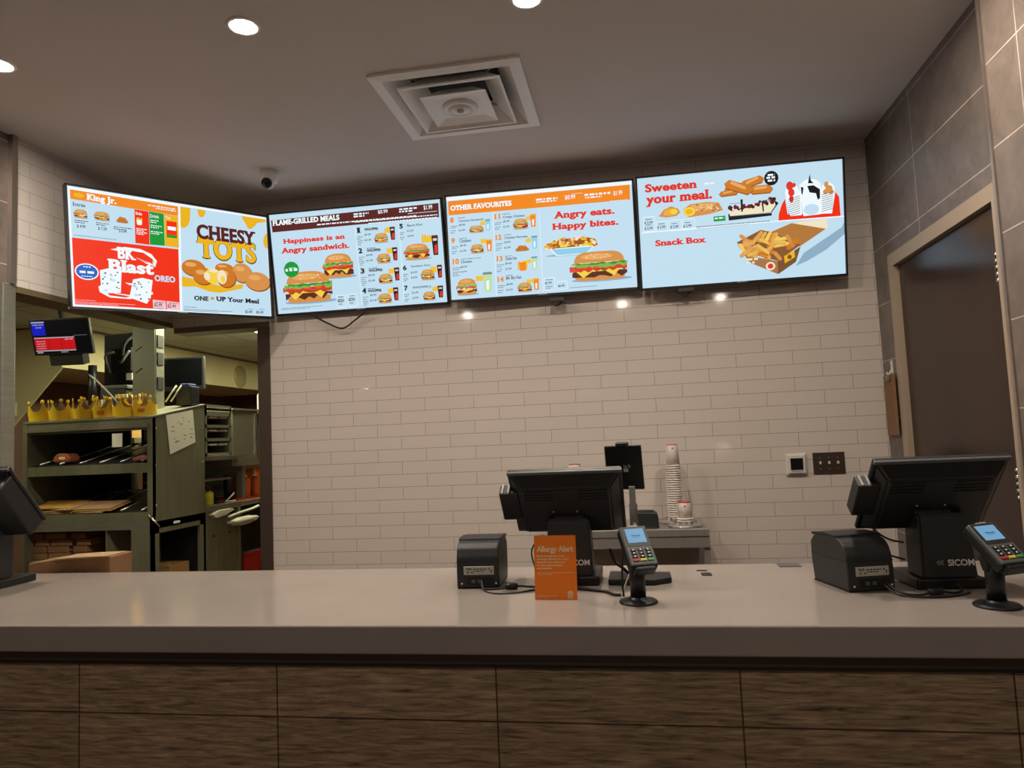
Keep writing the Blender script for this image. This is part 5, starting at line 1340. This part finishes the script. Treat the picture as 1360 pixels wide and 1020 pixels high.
# wrapped food on the shelves
wr=thing('wrapped_sandwich','orange printed wrapped sandwich on the upper chute shelf, left','wrapped sandwich',(-3.64,4.10,1.492))
MB().prism([(-.06,0),(.055,0),(.065,.03),(.035,.058),(-.035,.06),(-.065,.035)],1,-.045,.05,bev=.012).build('wrapper',m_wrap,wr)
MB().box(-.02,.03,-.046,-.03,.018,.04,bev=.005).build('fold',m_cream,wr)
wr2=thing('wrapped_sandwich','flat pink wrapped sandwich on the upper chute shelf, by the right post','wrapped sandwich',(-3.06,4.08,1.485))
MB().prism([(-.06,0),(.07,0),(.07,.02),(0,.034),(-.06,.018)],1,-.04,.05,bev=.006).build('wrapper',mat('pink_wrap','#a0605a',.7,noise=.2,scale=30),wr2)
rng=random.Random(3)
for k in range(7):
    x=-3.66+rng.uniform(-.02,.03) if k<4 else -3.42+rng.uniform(-.03,.04); j=k if k<4 else k-4
    o=MB().box(-.14,.14,-.09,.09,0,.009,bev=.003).build('flat_paper_bag',m_wrapy if k%2 else m_kraftl,None,(x,4.10,1.187+j*.0105),(R_(12.3),0,R_(rng.uniform(-12,12))))
    tag(o,'flat tan paper bag on the lower chute shelf, '+('left pile' if k<4 else 'right pile')+', '+('bottom','second','third','top')[j]+' one','paper bag','flat paper bags on the lower chute shelf')
# paper crowns along the top
def crown(label,x,y,rz,print_=False):
    sl=math.atan2(.098,.545); z=1.757+(y-4.0)*math.tan(sl)+.004
    t=thing('paper_crown',label,'paper crown',(x,y,z),(sl,0,rz),'yellow paper crowns on the chute')
    n=120; r=.072; vs=[];fs=[]
    def hh(a):
        p=(a/(2*math.pi)*5+.5)%1; s_=abs(p-.5)*2   # 0 in a scoop, 1 on a peak
        return .060+.052*(max(0,s_-.2)/.8)**2.0
    for i in range(n):
        a=2*math.pi*i/n; h=hh(a)
        for rr,z_ in ((r,0),(r*1.03,h),(r*1.03-.0012,h),(r-.0012,0)): vs.append((rr*math.cos(a),rr*.8*math.sin(a),z_))
    F=[];I=[]
    for i in range(n):
        j=(i+1)%n; F+= [(i*4,j*4,j*4+1,i*4+1),(i*4+1,j*4+1,j*4+2,i*4+2),(i*4+3,i*4,j*4,j*4+3)]; I.append((i*4+2,j*4+2,j*4+3,i*4+3))
    mb=MB(); mb.add(vs,F,0); mb.add(vs,I,1)
    for k in range(5):
        a=2*math.pi*(k+.5)/5; c_=Vector((r*1.03*math.cos(a),r*.8*1.03*math.sin(a),.116)); q=Matrix.Translation(c_)@Matrix.Rotation(math.atan2(.8*math.sin(a),math.cos(a)),4,'Z')@Matrix.Rotation(R_(90),4,'Y')
        mb.lathe([(.0115,-.0007),(.0115,.0007)],16,0,M=q)
    mb.build('crown_band',[m_crown,m_crowni],t)
    if print_:
        m2=MB(); vs=[]
        for i in range(7):
            a=R_(-104+i*6); 
            for z_ in (.02,.045): vs.append((r*1.012*math.cos(a)*1.004,r*1.012*.8*math.sin(a)*1.02,z_))
        m2.add(vs,[(2*i,2*i+2,2*i+3,2*i+1) for i in range(6)]); m2.build('printed_patch',m_crownp,t)
CR=[(-3.81,4.075,0,0,'leftmost paper crown on the chute, browner than the rest'),(-3.655,4.075,.3,0,'second paper crown from the left on the chute front edge'),(-3.545,4.22,.1,0,'paper crown set back between the second and third front crowns'),(-3.475,4.075,.5,0,'third paper crown from the left along the front edge'),(-3.335,4.075,.1,1,'paper crown with an orange print, fourth along the front edge'),(-3.26,4.22,.4,0,'paper crown set back behind the two printed crowns'),(-3.195,4.075,.55,0,'plain bright crown between the two printed crowns'),(-3.06,4.085,.15,1,'rightmost paper crown with orange print beside the side panel')]
for x,y,rz,p,l in CR: crown(l,x,y,rz,p)
# order sheet taped on the side
ps=thing('menu_sheet','white printed sheet taped crooked on the right side of the chute','paper',(-2.9455,4.135,1.765),(0,0,0))
MB().prism([(-.01,0.0),(.272,.045),(.30,-.175),(.03,-.25)],0,0,.0012).build('sheet',m_paperw,ps)
mb=MB(); rng=random.Random(5)
for k in range(16):
    y=.03+rng.uniform(0,.22); z=-.03-rng.uniform(.0,.16)+(y-.03)*.13; l=rng.uniform(.012,.04); mb.box(.0012,.0015,y,min(y+l,.275),z,z+.006)
mb.build('print',mat('faint_print','#8d8a78',.8),ps)
# ------------------------------------------------------------------ prep line behind the chute (faces the aisle)
pt=thing('prep_table','stainless prep table running back along the kitchen aisle','prep table',(-2.948,4.56,0))
MB().box(-.6,0,0,2.2,1.105,1.143,bev=.003).build('table_top',m_steel,pt)
MB().box(-.03,-.012,0,.40,0,1.06).build('door_panel',m_steeld,pt)
MB().box(-.03,0,0,.025,0,1.105).build('leg',m_steeld,pt); MB().box(-.03,0,.40,.43,0,1.105).build('leg',m_steeld,pt); MB().box(-.03,0,2.17,2.2,0,1.105).build('leg',m_steeld,pt)
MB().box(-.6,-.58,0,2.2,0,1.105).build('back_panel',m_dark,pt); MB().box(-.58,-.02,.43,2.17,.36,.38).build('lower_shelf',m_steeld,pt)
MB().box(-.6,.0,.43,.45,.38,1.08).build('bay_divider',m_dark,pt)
for y in (.10,.3): MB().lathe([(.010,0),(.010,.004),(0,.005)],12,M=Matrix.Translation((-.012,y,.93))@Matrix.Rotation(R_(90),4,'Y')).build('lock',m_blkm,pt)
rb=thing('red_bin','red plastic bin in the open bay under the prep table','bin',(-3.10,5.17,.38))
mb=MB(); mb.prism([(-.12,0),(.12,0),(.15,.36),(-.15,.36)],1,-.12,.12); mb.build('bin_body',m_red,rb); MB().box(-.16,.16,-.13,.13,.352,.366).build('bin_rim',m_red,rb)
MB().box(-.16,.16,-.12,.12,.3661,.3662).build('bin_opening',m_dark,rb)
wp=thing('paper_roll','white liner sheets poking out under the edge of the prep table','paper',(-2.94,4.60,1.083))
mb=MB(); mb.prism([(0,0),(.10,.022),(.26,.02),(.28,.005),(.16,-.022),(.05,-.03)],0,-.06,.012,bev=.004); mb.build('sheets',m_paperw,wp)
wp=thing('crumpled_bag','crumpled white plastic bag hanging under the prep table above the red bin','bag',(-2.93,5.0,1.0))
rng=random.Random(2); bm=bmesh.new(); bmesh.ops.create_icosphere(bm,subdivisions=3,radius=1)
for v_ in bm.verts: k=1+rng.uniform(-.14,.14); v_.co=Vector((v_.co.x*.035*k,v_.co.y*.20*k,v_.co.z*.032*k))
MB().bm(bm,smooth=True).build('bag_skin',mat('white_film','#c4c4b4',.5),wp)
MB().tube(spline([(0,-.2,.045),(0.0,-.05,.06),(0,.1,.07),(0,.22,.085)],5),.010).build('rolled_edge',m_paperw,wp)
hc=thing('holding_cabinet','perforated holding cabinet with three dark tray slots above the prep table','food warmer',(-2.96,4.575,1.49))
MB().box(-.5,-.48,0,.32,0,.36).build('rear_wall',m_dark,hc)
for z in (0,.105,.20,.325): MB().box(-.5,0,0,.33,z-.0,z+.022).build('tray_ledge',m_steel,hc)
MB().box(-.02,0,0,.32,.285,.365).build('perforated_head',m_steel,hc)
mb=MB()
for r in range(2):
    for k in range(10): mb.box(-.001,.0008,.02+k*.03,.032+k*.03,.315+r*.025,.325+r*.025)
mb.build('vent_holes',m_paperw,hc)
for y in (0,.305): MB().box(-.5,0,y,y+.018,0,.36).build('upright',m_steel,hc)
for z in (.03,.13,.225):
    for y in (.07,.20): MB().box(-.2,-.01,y,y+.09,z+.045,z+.06,bev=.003).build('tray_label',m_label,hc)
MB().box(-.5,.06,-.01,.42,-.03,0).build('bottom_shelf',m_steel,hc)
fr=thing('steel_cabinet','tall stainless upright cabinet with streaked sides behind the tray slots','cabinet',(-2.99,4.97,1.46))
MB().box(-.5,0,0,.36,0,.37,bev=.006).build('body',m_steel,fr); MB().box(0,.012,.30,.315,.02,.35).build('door_edge',m_steelb,fr); MB().box(-.5,.01,-.01,.7,.37,.385).build('top_sheet',m_steelb,fr)
mw=thing('counter_oven','small steel oven with a dark window beside the kitchen doorway','oven',(-2.98,5.36,1.46))
MB().box(-.45,0,0,.42,0,.34,bev=.004).build('body',m_steel,mw); MB().box(.0,.004,.03,.36,.11,.25).build('window',m_screen,mw); MB().box(0,.01,.02,.38,.03,.085).build('control_panel',m_paperw,mw)
sf=thing('over_shelf','steel over shelf on posts carrying the cabinet and oven above the prep table','shelf',(-2.97,4.60,1.143))
MB().box(-.5,.0,.32,1.3,.262,.316).build('shelf_board',m_steel,sf); MB().box(-.06,-.01,.48,.52,0,.262).build('post',m_steel,sf); MB().box(-.06,-.01,1.2,1.24,0,.262).build('post',m_steel,sf); MB().box(-.5,-.02,0,.34,.17,.185).build('short_ledge',m_steel,sf)
MB().box(-.5,-.49,0,1.3,0,.262).build('back_sheet',m_dark,sf)
def bottle(name,label,loc,h,r,m,tip,cap):
    t=thing(name,label,'bottle',loc); MB().lathe([(r*.92,0),(r,.006),(r,h*.78),(r*.8,h*.9),(r*.45,h*.94),(r*.45,h)],24).build('bottle_body',m,t)
    MB().lathe([(r*.5,h),(r*.5,h*1.06),(.004,h*1.10),(.0025,h*1.42 if tip else h*1.12)],16,M=Matrix.Rotation(R_(3),4,'X')).build('nozzle',cap,t); return t
bottle('squeeze_bottle','orange sauce bottle with white tip, left of the pair on the prep table',(-3.02,5.19,1.160),.155,.036,m_sauce,True,m_paperw)
bottle('squeeze_bottle','orange sauce bottle with white tip, right of the pair by the doorway',(-3.02,5.34,1.160),.155,.036,m_sauce,True,m_paperw)
sb=bottle('spray_bottle','clear bottle of yellow liquid with black trigger on the prep table',(-3.03,4.72,1.143),.10,.03,m_yell,False,m_blk)
mb=MB(); mb.box(-.01,.01,-.05,.015,.11,.13); mb.tube([(0,.0,.10),(0,.05,.08),(0,.07,.0)],.012); mb.build('trigger',m_blk,sb)
bottle('cleaner_bottle','white bottle with a blue cap standing on top of the kitchen oven',(-3.0,5.42,1.845),.15,.035,m_paperw,False,m_blue)
tn=thing('tongs','white tongs lying open on the prep table','tongs',(-2.99,4.86,1.150))
MB().tube([(0,0,0),(0,.12,.055)],.006).build('arm',m_paperw,tn); MB().tube([(0,0,0),(.02,.10,.0)],.006).build('arm',m_paperw,tn)
tr=thing('red_tray','dark red tray under the sauce bottles','tray',(-3.03,4.98,1.143)); MB().box(-.09,.055,0,.50,0,.008,bev=.002).build('tray_base',m_red,tr); mb=MB(); mb.box(.049,.055,0,.50,.008,.017); mb.box(-.09,-.084,0,.5,.008,.017); mb.build('tray_rim',m_red,tr)
ob=thing('orange_bag','orange bag on the prep table behind the sauce bottles','bag',(-3.12,5.40,1.143)); MB().prism([(-.12,0),(.12,0),(.13,.16),(.08,.24),(-.10,.20)],1,-.06,.06,bev=.02).build('bag_body',m_org,ob)
for y,l in ((5.02,'dark blue container standing left of the sauce bottles'),):
    t=thing('dark_container',l,'container',(-3.06,y,1.152)); MB().lathe([(.035,0),(.04,.17),(.034,.175)],20).build('body',m_blk,t); MB().lathe([(.042,.168),(.042,.185),(0,.187)],20).build('lid',m_char,t)
rc=thing('pink_cup','pink plastic cup on the prep table behind the yellow spray bottle','cup',(-3.14,4.80,1.143)); MB().lathe([(.03,0),(.042,.14),(.040,.14),(.028,.01)],20).build('cup_body',mat('pink_plastic','#9c5a48',.5),rc)
# ------------------------------------------------------------------ screens and gear above the chute
kd=thing('order_monitor','black order monitor with red and blue tiles hanging above the paper crowns','monitor',(-3.80,4.225,2.343),(R_(16.7),0,R_(10.4)))
MB().box(-.20,.20,0,.03,-.124,.124,bev=.004).build('casing',m_blk,kd); MB().box(-.11,.115,.01,.09,-.20,-.12,bev=.004).build('control_box',m_blkm,kd)
def pk(c): return emit('order_'+c,dict(b='#1020c8',r='#d8141c',w='#b8b8c0',k='#05060c')[c],.8)
A=Art(.38,.228,pk,.0002); A.rect('k',0,0,1,1); A.rect('b',.01,.56,.24,.97); A.rect('w',.01,.93,.24,.97); A.dash('w',.03,.86,.19,.03); A.dash('w',.08,.78,.1,.03)
A.rect('r',.02,.12,.26,.47); A.rect('r',.265,.12,.49,.47); A.rect('r',.495,.12,.73,.47); A.rect('w',.02,.47,.73,.50); A.rect('w',.02,.08,.73,.11)
for k in range(4): A.dash('w',.05,.16+k*.07,.16,.02)
A.dash('w',.56,.41,.14,.03); A.rect('w',.72,.53,.96,.535); A.rect('w',.04,.03,.14,.06); A.dash('w',.46,.03,.12,.03)
A.build('display',kd,(0,-.0002,0))
MB().box(-.012,.012,.03,.05,.0,.30).build('hanger',m_blkm,kd)
bp=thing('steel_post','upright grey steel service post rising from the chute to the ceiling','post',(-3.27,4.36,1.83))
MB().box(-.092,.075,0,.10,-.01,.755).build('casing',mat('post_steel','#75776c',.5,.5),bp); MB().box(.075,.079,.01,.09,.0,.755).build('side_cover',m_steel,bp)
for z in (.30,.42,.13): MB().box(.079,.086,.02,.08,z,z+.085).build('outlet',m_blkm,bp)
for z in (.25,.40): MB().tube([(-.07,-.001,z),(-.02,-.001,z+.03)],.003).build('vent_slit',m_blkm,bp)
m2=thing('rear_monitor','black monitor seen from behind with tangled arm and cables, left of the steel post','monitor',(-3.62,4.62,2.22),(0,0,R_(-5)))
MB().box(-.19,.17,0,.04,-.19,.19,bev=.006).build('casing',m_blk,m2); MB().box(-.09,.09,-.045,0,-.10,.08,bev=.01).build('back_cover',m_blkm,m2)
for pts in (((.02,-.05,.02),(.08,-.09,.10),(.14,-.06,.16)),((.0,-.05,-.02),(.06,-.10,-.03),(.10,-.07,.05)),((-.05,-.05,.05),(-.10,-.08,.02),(-.08,-.06,-.10))): MB().tube(spline(pts,6),.010).build('arm_link',m_grey,m2)
MB().box(.05,.10,-.048,-.04,-.16,-.11).build('label',m_paperw,m2)
MB().box(-.03,.03,.0,.05,-.42,-.18).build('stand',m_blkm,m2)
p5=thing('label_printer','grey and black label printer on the chute top below the rear monitor','printer',(-3.56,4.42,1.836),(0,0,R_(4)))
MB().box(-.10,.09,0,.12,0,.15,bev=.008).build('body',m_char,p5); MB().box(-.09,.11,-.01,.12,.15,.175,bev=.006).build('cover',m_grey,p5); MB().box(-.09,-.045,-.004,.0,.04,.08).build('label',m_paperw,p5); MB().box(.02,.11,-.012,0,.085,.11,bev=.003).build('paper_feed',m_paperw,p5)
MB().tube([(-.19,.05,-.0),(-.19,.05,.33)],.028).build('tube_post',m_blk,p5)
tag(MB().tube(spline([(-3.70,4.36,2.09),(-3.60,4.34,2.02),(-3.50,4.33,1.93),(-3.43,4.33,1.86)],6),.006).build('white_cable',m_lgrey),'white cable running down behind the paper crowns','cable')
m3=thing('kitchen_monitor','black monitor right of the steel post on a small stand','monitor',(-3.46,5.06,2.145),(0,0,R_(3.5)))
MB().box(-.17,.17,0,.03,-.13,.125,bev=.005).build('casing',m_blk,m3); MB().box(-.155,.155,-.002,.0,-.10,.11).build('back_plate',m_screen,m3); MB().box(-.03,.03,.0,.04,-.30,-.12).build('stand',m_blkm,m3)
bb=thing('black_cube_box','small black box with blue tape on the chute top beside the rightmost crown','box',(-3.03,4.43,1.845)); MB().box(-.055,.055,0,.10,0,.13,bev=.004).build('body',m_blk,bb); MB().box(-.03,.04,-.001,.09,.13,.15,bev=.006).build('blue_wrap',m_blue,bb)
for y0_,y1_ in ((-.10,.0),(-.06,.04)): MB().tube([(y0_-.02,-.02,.03),(y1_-.05,0,.14)],.006).build('white_strap',m_paperw,bb)
for k,(x,y,w_,l) in enumerate(((-4.0,4.8,.26,'tan carton behind the crowns under the hood, larger one'),(-3.82,4.82,.10,'tan carton behind the crowns, narrow right one'))):
    t=thing('tan_carton',l,'box',(x,y,1.65)); MB().box(-w_/2,w_/2,0,.2,0,.30,bev=.003).build('carton_body',m_card,t); MB().box(-.012,.012,-.001,.2,.29,.301).build('tape_strip',m_kraftl,t)
st=thing('storage_shelf','steel storage shelf behind the chute carrying cartons','shelf',(-3.9,4.75,0)); MB().box(-.42,.25,0,.5,1.61,1.65).build('shelf_board',m_steeld,st)
for x in (-.40,.21):
    for y in (.02,.45): MB().box(x,x+.03,y,y+.03,0,1.61).build('post',m_steeld,st)
# exhaust hood
hd=thing('exhaust_hood','long cream lit stainless exhaust hood over the kitchen line','hood',(-4.47,5.0,2.2))
MB().prism([(0,.045),(0,.375),(-.9,.375),(-.9,.045)],1,0,3.6).build('hood_body',m_hood,hd)
MB().prism([(0,.045),(0,.37),(-.9,.37),(-.9,-.90),(-.50,-.46)],1,-.02,-.001).build('end_panel',m_hood,hd)
MB().box(-.0,.012,0,3.6,.365,.38).build('top_trim',m_steeld,hd)
MB().lathe([(.13,0),(.13,.006),(.11,.01),(0,.01)],32,M=Matrix.Translation((0,2.6,.18))@Matrix.Rotation(R_(90),4,'Y')).build('round_reflection',mat('hood_reflection','#a89c74',.4,.3),hd)  # disc coloured to stand in for a round reflection on the hood face
t=thing('wall_switch','white square switch plate on the hood end panel at far left','switch',(-4.93,4.98,1.93)); MB().box(-.05,.05,-.008,0,-.055,.055,bev=.003).build('plate',m_white_p,t); MB().box(-.012,.012,-.014,-.006,-.02,.02).build('rocker',m_white_p,t)
t=thing('notice_card','pale notice card under the hood behind the order monitor','card',(-4.22,5.05,1.86)); MB().prism([(-.07,-.04),(.05,-.035),(.09,.035),(-.02,.03)],1,0,.004).build('card',m_paperw,t); MB().box(-.004,.004,0.0,.004,-.21,-.03).build('stick',m_lgrey,t)
# kitchen ceiling lamps; front left one is added, unseen, to brighten the hood end
for k,(x,y,l) in enumerate(((-4.25,3.5,'added front left fill'),(-3.0,4.75,'near'),(-3.0,6.1,'middle'),(-3.0,7.5,'far'))):
    t=thing('kitchen_light_panel','square ceiling light panel in the kitchen, the %s one'%l,'ceiling light',(x,y,2.585),group='kitchen ceiling light panels')
    MB().box(-.31,.31,-.31,.31,-.012,0).build('frame',m_white,t); MB().box(-.28,.28,-.28,.28,-.016,-.012).build('diffuser',m_kfill if k==0 else m_kglow,t)
